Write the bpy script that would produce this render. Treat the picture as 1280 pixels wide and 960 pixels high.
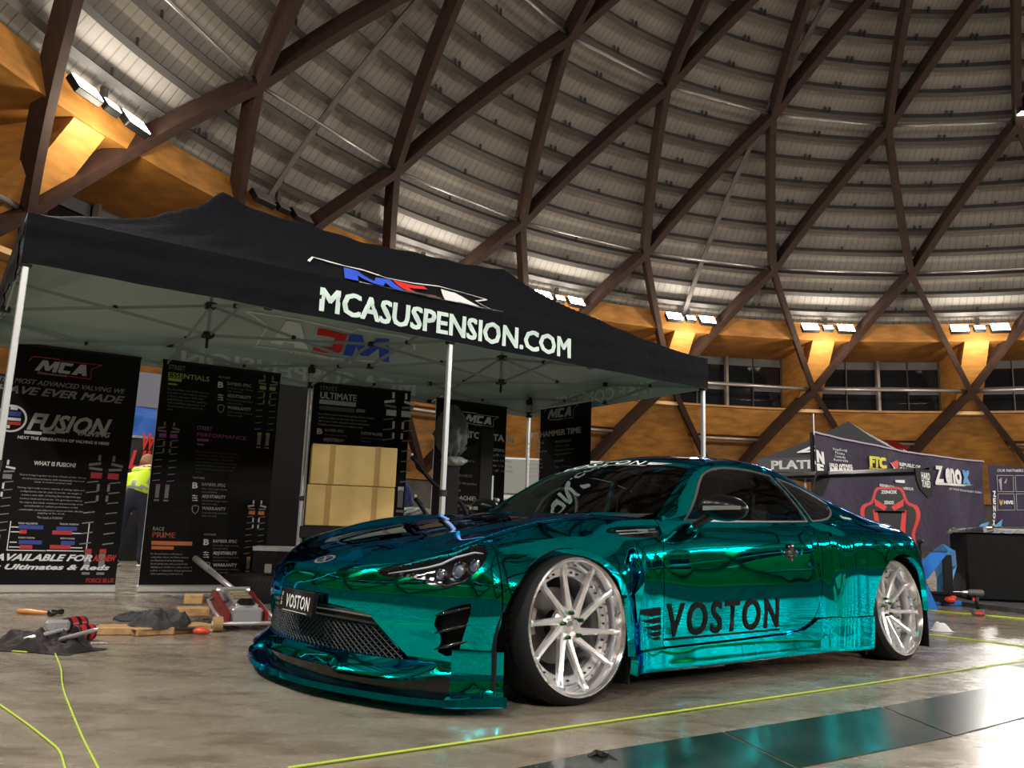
import bpy, bmesh, math, random
import numpy as np
from mathutils import Vector, Matrix
PI = math.pi
R = math.radians
random.seed(7)
for o in list(bpy.data.objects): bpy.data.objects.remove(o)
SC = bpy.context.scene
COL = SC.collection
# ------------------------------------------------------------------ camera
CAM_H = 0.65
F_PX, PITCH, ROLL = 1035.0, 0.178, -0.035
cd = bpy.data.cameras.new('camera'); cam = bpy.data.objects.new('camera', cd); COL.objects.link(cam)
cd.sensor_width = 36.0; cd.lens = F_PX/1280*36.0; cd.clip_start = .05; cd.clip_end = 400
cam.matrix_world = Matrix.Translation((0, 0, CAM_H)) @ Matrix.Rotation(PI/2+PITCH, 4, 'X') @ Matrix.Rotation(-ROLL, 4, 'Z')
SC.camera = cam
# ------------------------------------------------------------------ world, exposure
w = bpy.data.worlds.new('world'); SC.world = w; w.use_nodes = True
w.node_tree.nodes['Background'].inputs[0].default_value = (.75, .82, 1, 1)
w.node_tree.nodes['Background'].inputs[1].default_value = .06
SC.view_settings.view_transform = 'Standard'; SC.view_settings.look = 'None'
SC.view_settings.gamma = 1.0; SC.view_settings.exposure = 0.2
SC.cycles.max_bounces = 8; SC.cycles.glossy_bounces = 5; SC.cycles.diffuse_bounces = 4
SC.cycles.caustics_reflective = True; SC.cycles.sample_clamp_indirect = 10.0
# ------------------------------------------------------------------ dome frame of reference (metres)
RA = 40.0; DC = Vector((20.96, 17.44, 0)); PH = -1.172; ST = 2*PI/24
SR, SZ = 1.2038*RA, -0.40*RA+CAM_H
def az(k, r, z):                       # bay coordinate, radius / RA, height above camera / RA
    a = PH+k*ST
    return Vector((DC.x+math.sin(a)*r*RA, DC.y+math.cos(a)*r*RA, z*RA+CAM_H))
def sph(k, el, dr=0.0):                # bay coordinate, elevation in degrees from the sphere centre
    a = PH+k*ST; e = R(el); rr = SR+dr
    return Vector((DC.x+math.sin(a)*math.cos(e)*rr, DC.y+math.cos(a)*math.cos(e)*rr, SZ+math.sin(e)*rr))
LAMP_W = 3900.0
def flood_lamp(k):
    p = az(k, .905, .350)
    ld = bpy.data.lights.new('flood_lamp', 'SPOT'); ld.energy = LAMP_W; ld.color = (1, .97, .925)
    ld.spot_size = R(116); ld.spot_blend = .8; ld.shadow_soft_size = .35
    o = bpy.data.objects.new('flood_lamp', ld); COL.objects.link(o)
    tgt = Vector((DC.x, DC.y, 0))+(p-Vector((DC.x, DC.y, 0)))*.45; tgt.z = 0; o.location = p
    o.rotation_euler = (tgt-p).to_track_quat('-Z', 'Y').to_euler()
    return o
for k in range(1, 24): flood_lamp(k+.5)
# ------------------------------------------------------------------ materials
M = {}
def mat(name, col=(.5, .5, .5), rough=.5, metal=0.0, **kw):
    if name in M: return M[name]
    m = bpy.data.materials.new(name); m.use_nodes = True; nt = m.node_tree
    b = nt.nodes['Principled BSDF']
    b.inputs['Base Color'].default_value = (*col, 1); b.inputs['Roughness'].default_value = rough
    b.inputs['Metallic'].default_value = metal
    if 'emit' in kw:
        b.inputs['Emission Color'].default_value = (*kw['emit'], 1); b.inputs['Emission Strength'].default_value = kw.get('es', 1)
    if 'trans' in kw: b.inputs['Transmission Weight'].default_value = kw['trans']
    if 'ior' in kw: b.inputs['IOR'].default_value = kw['ior']
    if 'alpha' in kw: b.inputs['Alpha'].default_value = kw['alpha']
    if 'coat' in kw: b.inputs['Coat Weight'].default_value = kw['coat']; b.inputs['Coat Roughness'].default_value = .05
    if 'spec' in kw: b.inputs['Specular IOR Level'].default_value = kw['spec'] or .3
    if 'sheen' in kw: b.inputs['Sheen Weight'].default_value = kw['sheen']
    if 'tint' in kw: b.inputs['Specular Tint'].default_value = (*kw['tint'], 1)
    if 'noise' in kw:                   # (scale, amount, [stretch xyz]) colour grain + roughness variation
        sc, am = kw['noise'][:2]; stv = kw['noise'][2] if len(kw['noise']) > 2 else (1, 1, 1)
        tc = nt.nodes.new('ShaderNodeTexCoord'); mp = nt.nodes.new('ShaderNodeMapping'); mp.inputs['Scale'].default_value = stv
        nz = nt.nodes.new('ShaderNodeTexNoise'); nz.inputs['Scale'].default_value = sc; nz.inputs['Detail'].default_value = 5
        nt.links.new(tc.outputs['Object'], mp.inputs[0]); nt.links.new(mp.outputs[0], nz.inputs['Vector'])
        rp = nt.nodes.new('ShaderNodeValToRGB'); e = rp.color_ramp.elements
        e[0].position = .3; e[1].position = .7
        e[0].color = (*[c*(1-am) for c in col], 1); e[1].color = (*[min(1, c*(1+am)) for c in col], 1)
        nt.links.new(nz.outputs['Fac'], rp.inputs[0]); nt.links.new(rp.outputs[0], b.inputs['Base Color'])
        if kw.get('bump'):
            bp = nt.nodes.new('ShaderNodeBump'); bp.inputs['Strength'].default_value = kw['bump']; bp.inputs['Distance'].default_value = .01
            nt.links.new(nz.outputs['Fac'], bp.inputs['Height']); nt.links.new(bp.outputs[0], b.inputs['Normal'])
    M[name] = m
    return m
# ------------------------------------------------------------------ builders
class MB:
    def __init__(s): s.v = []; s.f = []; s.n = None; s.m = []
    def add(s, vs, fs, mi=0):
        o = len(s.v); s.v += [tuple(p) for p in vs]; s.f += [tuple(i+o for i in f) for f in fs]; s.m += [mi]*len(fs); return s
    def box(s, c, d, rot=None, bev=0.0, mi=0):
        c = Vector(c); hx, hy, hz = d[0]/2, d[1]/2, d[2]/2
        if bev > 0:
            b = min(bev, hx*.9, hy*.9, hz*.9); P = []; ix = {}
            for sx in (-1, 1):
                for sy in (-1, 1):
                    for sz in (-1, 1):
                        for a, q in enumerate(((hx, hy-b, hz-b), (hx-b, hy, hz-b), (hx-b, hy-b, hz))):
                            ix[(sx, sy, sz, a)] = len(P); P.append(Vector((q[0]*sx, q[1]*sy, q[2]*sz)))
            F = []
            for sg in (-1, 1):
                for a in range(3):
                    cs = []
                    for (p, q) in ((-1, -1), (1, -1), (1, 1), (-1, 1)):
                        t = [0, 0, 0]; t[a] = sg; t[(a+1) % 3] = p; t[(a+2) % 3] = q; cs.append(ix[(*t, a)])
                    F.append(cs if sg > 0 else cs[::-1])
            for a in range(3):
                b1, b2 = (a+1) % 3, (a+2) % 3
                for p in (-1, 1):
                    for q in (-1, 1):
                        t = [0, 0, 0]; t[b1] = p; t[b2] = q; cs = []
                        for sg, ax in ((-1, b1), (1, b1), (1, b2), (-1, b2)):
                            t[a] = sg; cs.append(ix[(*t, ax)])
                        F.append(cs if p*q > 0 else cs[::-1])
            for sx in (-1, 1):
                for sy in (-1, 1):
                    for sz in (-1, 1):
                        cs = [ix[(sx, sy, sz, a)] for a in range(3)]; F.append(cs if sx*sy*sz > 0 else cs[::-1])
        else:
            P = [Vector((x*hx, y*hy, z*hz)) for x in (-1, 1) for y in (-1, 1) for z in (-1, 1)]
            F = [(0, 1, 3, 2), (4, 6, 7, 5), (0, 4, 5, 1), (2, 3, 7, 6), (0, 2, 6, 4), (1, 5, 7, 3)]
        if rot is not None: P = [rot @ p for p in P]
        return s.add([c+p for p in P], F, mi)
    def beam(s, a, b, wd, dp, up=(0, 0, 1), mi=0, bev=0):
        a = Vector(a); b = Vector(b); x = (b-a); L = x.length; x.normalize()
        y = Vector(up).cross(x)
        if y.length < 1e-4: y = Vector((0, 1, 0)).cross(x)
        y.normalize(); z = x.cross(y)
        rot = Matrix((x, y, z)).transposed()
        return s.box((a+b)/2, (L, wd, dp), rot, bev, mi)
    def tube(s, pts, r, n=8, cap=True, mi=0, closed=False):
        pts = [Vector(p) for p in pts]; N = len(pts); V = []; F = []
        rr = r if isinstance(r, (list, tuple)) else [r]*N
        prev = None
        for i, p in enumerate(pts):
            if closed: t = pts[(i+1) % N]-pts[i-1]
            else: t = pts[min(i+1, N-1)]-pts[max(i-1, 0)]
            t.normalize()
            if prev is None:
                u = Vector((0, 0, 1)).cross(t)
                if u.length < .05: u = Vector((1, 0, 0)).cross(t)
            else: u = prev-t*prev.dot(t)
            u.normalize(); prev = u.copy(); v = t.cross(u)
            for k in range(n):
                a = 2*PI*k/n; V.append(p+(u*math.cos(a)+v*math.sin(a))*rr[i])
        M_ = N if closed else N-1
        for i in range(M_):
            for k in range(n):
                j = (i+1) % N; F.append((i*n+k, i*n+(k+1) % n, j*n+(k+1) % n, j*n+k))
        if cap and not closed: F.append(tuple(range(n))[::-1]); F.append(tuple((N-1)*n+k for k in range(n)))
        return s.add(V, F, mi)
    def cyl(s, a, b, r, n=12, r2=None, mi=0): return s.tube([a, b], [r, r if r2 is None else r2], n, True, mi)
    def lathe(s, prof, n=24, M4=None, mi=0, closed=False):     # prof [(r, h)] about local Z
        V = []; F = []; m = len(prof)
        for i in range(n):
            a = 2*PI*i/n
            for r, h in prof:
                p = Vector((r*math.cos(a), r*math.sin(a), h)); V.append(M4 @ p if M4 else p)
        for i in range(n):
            j = (i+1) % n
            for k in range(m if closed else m-1):
                q = (k+1) % m; F.append((i*m+k, j*m+k, j*m+q, i*m+q))
        return s.add(V, F, mi)
    def prism(s, poly, z0, z1, M4=None, mi=0):                  # polygon (x, y) extruded along local Z
        n = len(poly); V = [Vector((x, y, z0)) for x, y in poly]+[Vector((x, y, z1)) for x, y in poly]
        if M4: V = [M4 @ v for v in V]
        F = [tuple(range(n))[::-1], tuple(range(n, 2*n))]+[(i, (i+1) % n, (i+1) % n+n, i+n) for i in range(n)]
        return s.add(V, F, mi)
    def grid(s, fn, nu, nv, mi=0, wrap=False):
        V = [fn(i/(nu-(0 if wrap else 1)), j/(nv-1)) for i in range(nu) for j in range(nv)]
        F = [(i*nv+j, ((i+1) % nu)*nv+j, ((i+1) % nu)*nv+j+1, i*nv+j+1) for i in range(nu if wrap else nu-1) for j in range(nv-1)]
        return s.add(V, F, mi)
    def ball(s, c, rad, n=12, m=8, rot=None, mi=0):
        c = Vector(c); rad = Vector(rad) if not isinstance(rad, (int, float)) else Vector((rad,)*3)
        def f(u, v):
            a = 2*PI*u; e = PI*(v-.5)
            p = Vector((math.cos(a)*math.cos(e)*rad.x, math.sin(a)*math.cos(e)*rad.y, math.sin(e)*rad.z))
            return c+(rot @ p if rot is not None else p)
        return s.grid(f, n, m, mi, wrap=True)
    def build(s, name, m, parent=None, smooth=False, angle=None, **props):
        me = bpy.data.meshes.new(name); me.from_pydata(s.v, [], s.f)
        for q in (m if isinstance(m, (list, tuple)) else [m]): me.materials.append(q)
        if any(s.m): me.polygons.foreach_set('material_index', s.m)
        me.validate(); me.update()
        bm = bmesh.new(); bm.from_mesh(me)
        if s.n is None: bmesh.ops.recalc_face_normals(bm, faces=bm.faces)
        bm.to_mesh(me); bm.free()
        if smooth or angle is not None: me.polygons.foreach_set('use_smooth', [True]*len(me.polygons))
        if angle is not None: me.set_sharp_from_angle(angle=R(angle))
        o = bpy.data.objects.new(name, me); COL.objects.link(o)
        if parent is not None: o.parent = parent
        for k, v in props.items(): o[k] = v
        return o
def empty(name, loc=(0, 0, 0), rz=0.0, label=None, cat=None, group=None, kind=None, M4=None):
    o = bpy.data.objects.new(name, None); COL.objects.link(o); o.empty_display_size = .1
    if M4 is not None: o.matrix_world = M4
    else: o.location = loc; o.rotation_euler = (0, 0, rz)
    return tag(o, label, cat, group, kind)
def tag(o, label=None, cat=None, group=None, kind=None):
    if label: o['label'] = label
    if cat: o['category'] = cat
    if group: o['group'] = group
    if kind: o['kind'] = kind
    return o
def dup(o, parent=None, M4=None):
    c = o.copy(); COL.objects.link(c); c.parent = parent
    if M4 is not None: c.matrix_world = M4
    for ch in o.children: dup(ch, c)
    return c
def frame(org, x, y):                 # matrix with the given origin, x axis and (roughly) y axis
    x = Vector(x).normalized(); z = x.cross(Vector(y)).normalized(); y = z.cross(x)
    m = Matrix((x, y, z)).transposed().to_4x4(); m.translation = Vector(org); return m
def text_mesh(s, h=1.0, bold=0.0, shear=0.0, res=2, width=None, align='LEFT', space=1.0, line=1.0, ext=0.0):
    cu = bpy.data.curves.new('t', 'FONT'); cu.body = s; cu.size = 1.0; smear = bold > 0 and ('M' in s or bold > .045); cu.offset = 0 if smear else bold; cu.shear = shear; cu.align_x = align
    cu.resolution_u = res; cu.space_character = space; cu.space_line = line; cu.extrude = ext
    o = bpy.data.objects.new('t', cu); COL.objects.link(o)
    dg = bpy.context.evaluated_depsgraph_get(); dg.update()
    me = bpy.data.meshes.new_from_object(o.evaluated_get(dg)); bpy.data.objects.remove(o); bpy.data.curves.remove(cu)
    xs = np.empty(len(me.vertices)*3); me.vertices.foreach_get('co', xs); xs = xs.reshape(-1, 3)
    if smear and len(xs):               # embolden by overlaid shifted copies (clean for every glyph)
        fs = [tuple(p.vertices) for p in me.polygons]; n0 = len(xs); V = []; F = []
        for k, (dx, dy) in enumerate(((-bold, -bold*.7), (bold, -bold*.7), (bold, bold*.7), (-bold, bold*.7), (0, 0))):
            V += [(a+dx, c+dy, d) for a, c, d in xs.tolist()]; F += [tuple(i+k*n0 for i in f) for f in fs]
        me = bpy.data.meshes.new('t'); me.from_pydata(V, [], F); xs = np.array(V)
    if len(xs):
        hh = h/.69 if '\n' not in s else h            # cap height
        w_ = xs[:, 0].max()-xs[:, 0].min()
        sx = hh if width is None else width/w_
        if width is not None and align == 'LEFT': xs[:, 0] -= xs[:, 0].min()
        xs[:, 0] *= sx; xs[:, 1] *= hh
        me.vertices.foreach_set('co', xs.ravel())
    return me
def lettering(s, m, M4, parent=None, h=.1, x=0, y=0, warp=None, name='lettering', **kw):
    me = text_mesh(s, h, **kw); me.materials.clear(); me.materials.append(m)
    for v in me.vertices:
        p = Vector((v.co.x+x, v.co.y+y, v.co.z)); v.co = warp(p) if warp else p
    me.update()
    o = bpy.data.objects.new(name, me); COL.objects.link(o)
    if parent is not None: o.parent = parent
    if M4 is not None: o.matrix_local = M4
    return o
def gpx(u, v, z=0.0):                  # point of the photograph at a known height -> metres
    a_, b_ = (u-640)/F_PX, -(v-480)/F_PX
    d = cam.matrix_world.to_3x3() @ Vector((a_, b_, -1)); t = (z-CAM_H)/d.z
    return Vector((0, 0, CAM_H))+d*t
def opx(u, v, org, n):                 # ... or on a known vertical plane
    d = cam.matrix_world.to_3x3() @ Vector(((u-640)/F_PX, -(v-480)/F_PX, -1)); c = Vector((0, 0, CAM_H)); n = Vector(n)
    return c+d*((Vector(org)-c).dot(n)/d.dot(n))
# ================================================================== the hall
def roof_mat():
    m = bpy.data.materials.new('corrugated_roof'); m.use_nodes = True; nt = m.node_tree; N = nt.nodes; L = nt.links; b = N['Principled BSDF']
    g = N.new('ShaderNodeNewGeometry'); sp = N.new('ShaderNodeSeparateXYZ'); sub = N.new('ShaderNodeVectorMath'); sub.operation = 'SUBTRACT'
    sub.inputs[1].default_value = DC; L.new(g.outputs['Position'], sub.inputs[0]); L.new(sub.outputs[0], sp.inputs[0])
    at = N.new('ShaderNodeMath'); at.operation = 'ARCTAN2'; L.new(sp.outputs[0], at.inputs[0]); L.new(sp.outputs[1], at.inputs[1])
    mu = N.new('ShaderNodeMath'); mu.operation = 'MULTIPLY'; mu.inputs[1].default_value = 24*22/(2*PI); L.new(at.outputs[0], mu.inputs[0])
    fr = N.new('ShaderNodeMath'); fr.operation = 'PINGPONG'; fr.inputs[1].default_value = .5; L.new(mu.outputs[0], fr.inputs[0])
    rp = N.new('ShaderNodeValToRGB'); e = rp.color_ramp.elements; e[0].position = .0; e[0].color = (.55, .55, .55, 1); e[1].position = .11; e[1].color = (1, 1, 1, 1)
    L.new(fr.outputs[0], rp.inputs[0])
    nz = N.new('ShaderNodeTexNoise'); nz.inputs['Scale'].default_value = .35; nz.inputs['Detail'].default_value = 6; L.new(g.outputs['Position'], nz.inputs['Vector'])
    r2 = N.new('ShaderNodeValToRGB'); e = r2.color_ramp.elements; e[0].position = .3; e[1].position = .72
    e[0].color = (.30, .28, .26, 1); e[1].color = (.42, .395, .37, 1); L.new(nz.outputs['Fac'], r2.inputs[0])
    mx = N.new('ShaderNodeMix'); mx.data_type = 'RGBA'; mx.blend_type = 'MULTIPLY'; mx.inputs[0].default_value = .8
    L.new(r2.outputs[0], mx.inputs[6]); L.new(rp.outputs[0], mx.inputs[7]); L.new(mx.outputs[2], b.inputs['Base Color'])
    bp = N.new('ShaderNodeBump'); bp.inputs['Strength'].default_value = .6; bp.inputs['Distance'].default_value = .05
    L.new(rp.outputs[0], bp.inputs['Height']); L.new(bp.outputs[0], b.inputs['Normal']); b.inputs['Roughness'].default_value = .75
    return m
def floor_mat():
    m = bpy.data.materials.new('polished_concrete'); m.use_nodes = True; nt = m.node_tree; N = nt.nodes; L = nt.links; b = N['Principled BSDF']
    g = N.new('ShaderNodeNewGeometry')
    def noise(sc, det=6, st=(1, 1, 1), rot=0):
        mp = N.new('ShaderNodeMapping'); mp.inputs['Scale'].default_value = st; mp.inputs['Rotation'].default_value = (0, 0, rot)
        L.new(g.outputs['Position'], mp.inputs[0])
        n = N.new('ShaderNodeTexNoise'); n.inputs['Scale'].default_value = sc; n.inputs['Detail'].default_value = det; n.inputs['Roughness'].default_value = .62
        L.new(mp.outputs[0], n.inputs['Vector']); return n
    def ramp(n, a, ca, b_, cb):
        r = N.new('ShaderNodeValToRGB'); e = r.color_ramp.elements; e[0].position = a; e[1].position = b_; e[0].color = (*ca, 1); e[1].color = (*cb, 1)
        L.new(n.outputs['Fac'], r.inputs[0]); return r
    def mix(a, c, f, bt='MULTIPLY'):
        x = N.new('ShaderNodeMix'); x.data_type = 'RGBA'; x.blend_type = bt; x.inputs[0].default_value = f; L.new(a.outputs[0] if a.bl_idname != 'ShaderNodeMix' else a.outputs[2], x.inputs[6])
        L.new(c.outputs[0], x.inputs[7]); return x
    base = ramp(noise(1.1), .3, (.19, .160, .122), .7, (.32, .275, .218))
    fine = ramp(noise(22, 4), .3, (.82, .82, .82), .6, (1, 1, 1))
    stain = ramp(noise(2.6, 8, (1, 2.2, 1), .5), .36, (.48, .42, .34), .5, (1, 1, 1))
    streak = ramp(noise(3, 5, (.25, 6, 1), -.35), .60, (1, 1, 1), .74, (1.35, 1.33, 1.3))
    c = mix(mix(mix(base, fine, .9), stain, .65), streak, .8)
    L.new(c.outputs[2], b.inputs['Base Color'])
    rr = noise(4.2, 7, (1, 1.7, 1), .8); r = N.new('ShaderNodeMapRange'); r.inputs['From Min'].default_value = .3; r.inputs['From Max'].default_value = .7
    r.inputs['To Min'].default_value = .12; r.inputs['To Max'].default_value = .38; L.new(rr.outputs['Fac'], r.inputs['Value']); L.new(r.outputs[0], b.inputs['Roughness'])
    bp = N.new('ShaderNodeBump'); bp.inputs['Strength'].default_value = .12; bp.inputs['Distance'].default_value = .004
    L.new(noise(60, 3).outputs['Fac'], bp.inputs['Height']); L.new(bp.outputs[0], b.inputs['Normal'])
    b.inputs['Specular IOR Level'].default_value = .45
    return m
MROOF = roof_mat(); MFLOOR = floor_mat()
MBEAM = mat('stained_glulam', (.030, .011, .006), .75, noise=(3, .35, (1, 1, 1)))
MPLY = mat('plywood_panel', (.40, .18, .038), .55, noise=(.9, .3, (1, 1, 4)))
MPLY2 = mat('plywood_lit', (.50, .24, .06), .55, noise=(1.1, .22, (1, 1, 3)))  # lighter copy of the plywood; floodlight on the pier fronts put into the colour
MSTEEL = mat('galvanised_steel', (.42, .41, .40), .38, .7)
MDSTEEL = mat('dark_purlin_steel', (.10, .095, .09), .5, .3)
MBLACK = mat('black_paint', (.008, .008, .009), .45, spec=.25)
MGLASSD = mat('dark_window_glass', (.012, .014, .018), .06)
MBLIND = mat('window_blind', (.16, .16, .17), .7)
MWALL = mat('concrete_base_wall', (.11, .10, .09), .8, noise=(1, .3))
# floor
b = MB(); n = 96
b.add([DC+Vector((math.sin(2*PI*i/n), math.cos(2*PI*i/n), 0))*RA*1.16 for i in range(n)], [tuple(range(n))[::-1]])
b.build('floor', MFLOOR, kind='structure')
# roof shell
E0 = 38.3
b = MB(); ne = 40
def rf(u, v): return sph(u*24, E0+(89.5-E0)*v, .75)
b.grid(rf, 192, ne, wrap=True)
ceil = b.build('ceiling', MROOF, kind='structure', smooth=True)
def rotcopy(o, k, parent):
    c = o.copy(); COL.objects.link(c); c.parent = parent
    Mz = Matrix.Translation(DC) @ Matrix.Rotation(-k*ST, 4, 'Z') @ Matrix.Translation(-DC)
    c.matrix_basis = Mz; return c
def ring24(o, parent):
    for k in range(1, 24): rotcopy(o, k, parent)
ELA, ELB, ELC, ELD = 33.75, 44.22, 56.05, 68.2
def beam_arc(k0, e0, k1, e1, wd, dp, name, m, dr=0., seg=5):
    c = Vector((DC.x, DC.y, SZ)); V = []; F = []; pa, pb = sph(k0, e0)-c, sph(k1, e1)-c
    P = [c+pa.lerp(pb, t/seg).normalized()*(SR+dr) for t in range(seg+1)]
    for i, p in enumerate(P):
        t = (P[min(i+1, seg)]-P[max(i-1, 0)]).normalized(); up = (p-c).normalized(); s_ = t.cross(up).normalized()
        for a, q in ((-1, -1), (1, -1), (1, 1), (-1, 1)): V.append(p+s_*a*wd/2+up*q*dp/2)
    for i in range(seg):
        for j in range(4): F.append((i*4+j, i*4+(j+1) % 4, i*4+4+(j+1) % 4, i*4+4+j))
    F += [(0, 1, 2, 3), (seg*4, seg*4+1, seg*4+2, seg*4+3)]
    bb = MB(); bb.add(V, F); return bb.build(name, m, ceil)
EL0 = 24.2
for (ka, ea, kb, eb) in ((.5, ELA, 1, ELB), (.5, ELA, 0, ELB), (0, ELB, .5, ELC), (0, ELB, -.5, ELC), (.5, ELC, 1, ELD), (.5, ELC, 0, ELD), (.5, ELA, 1, EL0), (.5, ELA, 0, EL0)):
    wide = kb > ka if eb > ea else kb < ka
    ring24(beam_arc(ka, ea, kb, eb, .42 if wide else .34, .85, 'roof_beam', MBEAM, -.1), ceil)
# steel struts between nodes, purlins, node plates
for (k0, e, rad) in ((0.5, ELA, .11), (0, ELB, .085), (.5, ELC, .085), (0, ELD, .085)):
    p, q = sph(k0, e, -.1), sph(k0+1, e, -.1); d = (q-p)*.035
    bb = MB(); bb.cyl(p+d, q-d, rad, 8); ring24(bb.build('ring_strut', MSTEEL, ceil, smooth=True), ceil)
    bb = MB(); bb.box(p, (.5, .5, .35), Matrix.Rotation(-(PH+k0*ST), 3, 'Z')); bb.cyl(p-Vector((0, 0, .45)), p+Vector((0, 0, .3)), .12, 8)
    ring24(bb.build('node_plate', MBLACK, ceil), ceil)
pel = [39.0, 40.35, 42.0, 43.55]+[45.55+1.79*i for i in range(13)]
for i, e in enumerate(pel):
    bb = MB()
    V = []; F = []; sg = 6
    for j in range(sg+1):
        for dr, de in ((.28, -.16), (.28, .16), (.72, .16), (.72, -.16)): V.append(sph(j/sg, e+de, dr))
    for j in range(sg):
        for q in range(4): F.append((j*4+q, j*4+(q+1) % 4, j*4+4+(q+1) % 4, j*4+4+q))
    bb.add(V, F)
    for kk in (.02, .5, .98):                       # cleats
        bb.box(sph(kk, e+.25, .5), (.10, .10, .4))
    o = bb.build('purlin', MDSTEEL, ceil)
    if i < 12: ring24(o, ceil)
    else:                                            # smaller rings near the crown: one joined piece each
        for k in range(1, 24): rotcopy(o, k, ceil)
# meridional cable trays
for k in (.45, 3.47):
    bb = MB(); P = [sph(k, e, .12) for e in np.linspace(38.6, 66, 16)]
    for p, q in zip(P, P[1:]): bb.beam(p, q, .28, .10)
    bb.build('cable_tray', mat('cable_tray_grey', (.14, .13, .125), .6, .3), ceil)
# ------------------------------------------------------------------ drum wall: fascia, piers, windows, lower panels
drum = empty('wall_drum', kind='structure')
def quad(name, pts, m, parent=drum, th=.12, n=1):
    """panel given by 4 corner functions (k, r, z); subdivided along k"""
    (k0, r0, z0), (k1, r1, z1), (k2, r2, z2), (k3, r3, z3) = pts
    V = []; F = []
    for i in range(n+1):
        t = i/n
        lo = az(k0+(k1-k0)*t, r0+(r1-r0)*t, z0+(z1-z0)*t); hi = az(k3+(k2-k3)*t, r3+(r2-r3)*t, z3+(z2-z3)*t)
        out = Vector((lo.x-DC.x, lo.y-DC.y, 0)).normalized()*th
        V += [lo, hi, hi+out, lo+out]
    for i in range(n):
        for j in range(4): F.append((i*4+j, i*4+(j+1) % 4, i*4+4+(j+1) % 4, i*4+4+j))
    F += [(0, 1, 2, 3), (n*4, n*4+1, n*4+2, n*4+3)]
    bb = MB(); bb.add(V, F); o = bb.build(name, m)
    o.parent = parent
    return o
def ringw(o):
    for k in range(1, 24):
        c = o.copy(); COL.objects.link(c); c.parent = drum
        c.matrix_basis = Matrix.Translation(DC) @ Matrix.Rotation(-k*ST, 4, 'Z') @ Matrix.Translation(-DC)
# bay centred on integer k = 0 here
HW = .385
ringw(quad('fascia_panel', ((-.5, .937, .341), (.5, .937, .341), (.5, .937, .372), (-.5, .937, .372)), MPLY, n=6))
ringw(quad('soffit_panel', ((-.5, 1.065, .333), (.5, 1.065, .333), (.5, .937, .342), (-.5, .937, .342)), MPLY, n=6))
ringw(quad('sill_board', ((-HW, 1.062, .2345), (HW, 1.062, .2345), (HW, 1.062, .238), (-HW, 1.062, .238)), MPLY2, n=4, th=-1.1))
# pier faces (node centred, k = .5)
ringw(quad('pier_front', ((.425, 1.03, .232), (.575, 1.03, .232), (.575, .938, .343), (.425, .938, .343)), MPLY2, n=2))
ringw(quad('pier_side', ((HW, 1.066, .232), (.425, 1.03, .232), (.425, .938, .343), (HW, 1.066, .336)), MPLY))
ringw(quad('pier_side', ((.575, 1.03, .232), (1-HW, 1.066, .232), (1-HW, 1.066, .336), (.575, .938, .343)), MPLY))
ringw(quad('pier_ledge', ((.41, 1.015, .229), (.59, 1.015, .229), (.59, 1.015, .2345), (.41, 1.015, .2345)), mat('lit_ledge', (.75, .5, .25), .5), n=2, th=1.0))  # floodlit strip along the panel top, its brightness painted as a pale colour
# lower plywood
ringw(quad('plywood_panel', ((.02, 1.125, .085), (.98, 1.125, .085), (.615, 1.034, .2285), (.385, 1.034, .2285)), MPLY, n=4))
ringw(quad('plywood_panel', ((-.27, 1.062, .188), (.27, 1.062, .188), (.39, 1.034, .233), (-.39, 1.034, .233)), MPLY, n=4))
ringw(quad('plywood_panel', ((-.5, 1.12, .08), (.5, 1.12, .08), (.5, 1.10, .189), (-.5, 1.10, .189)), MPLY, n=4))
ringw(quad('plywood_panel', ((-.3, 1.12, .187), (.3, 1.12, .187), (.3, 1.06, .1885), (-.3, 1.06, .1885)), MPLY, n=4, th=.1))
ringw(quad('base_panel', ((-.5, 1.13, -CAM_H/RA), (.5, 1.13, -CAM_H/RA), (.5, 1.13, .085), (-.5, 1.13, .085)), MWALL, n=4))
bb = MB(); bb.cyl(az(-.24, 1.06, .181), az(.24, 1.06, .181), .12, 8); o = bb.build('handrail_pipe', MSTEEL, smooth=True); o.parent = drum; ringw(o)
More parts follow.
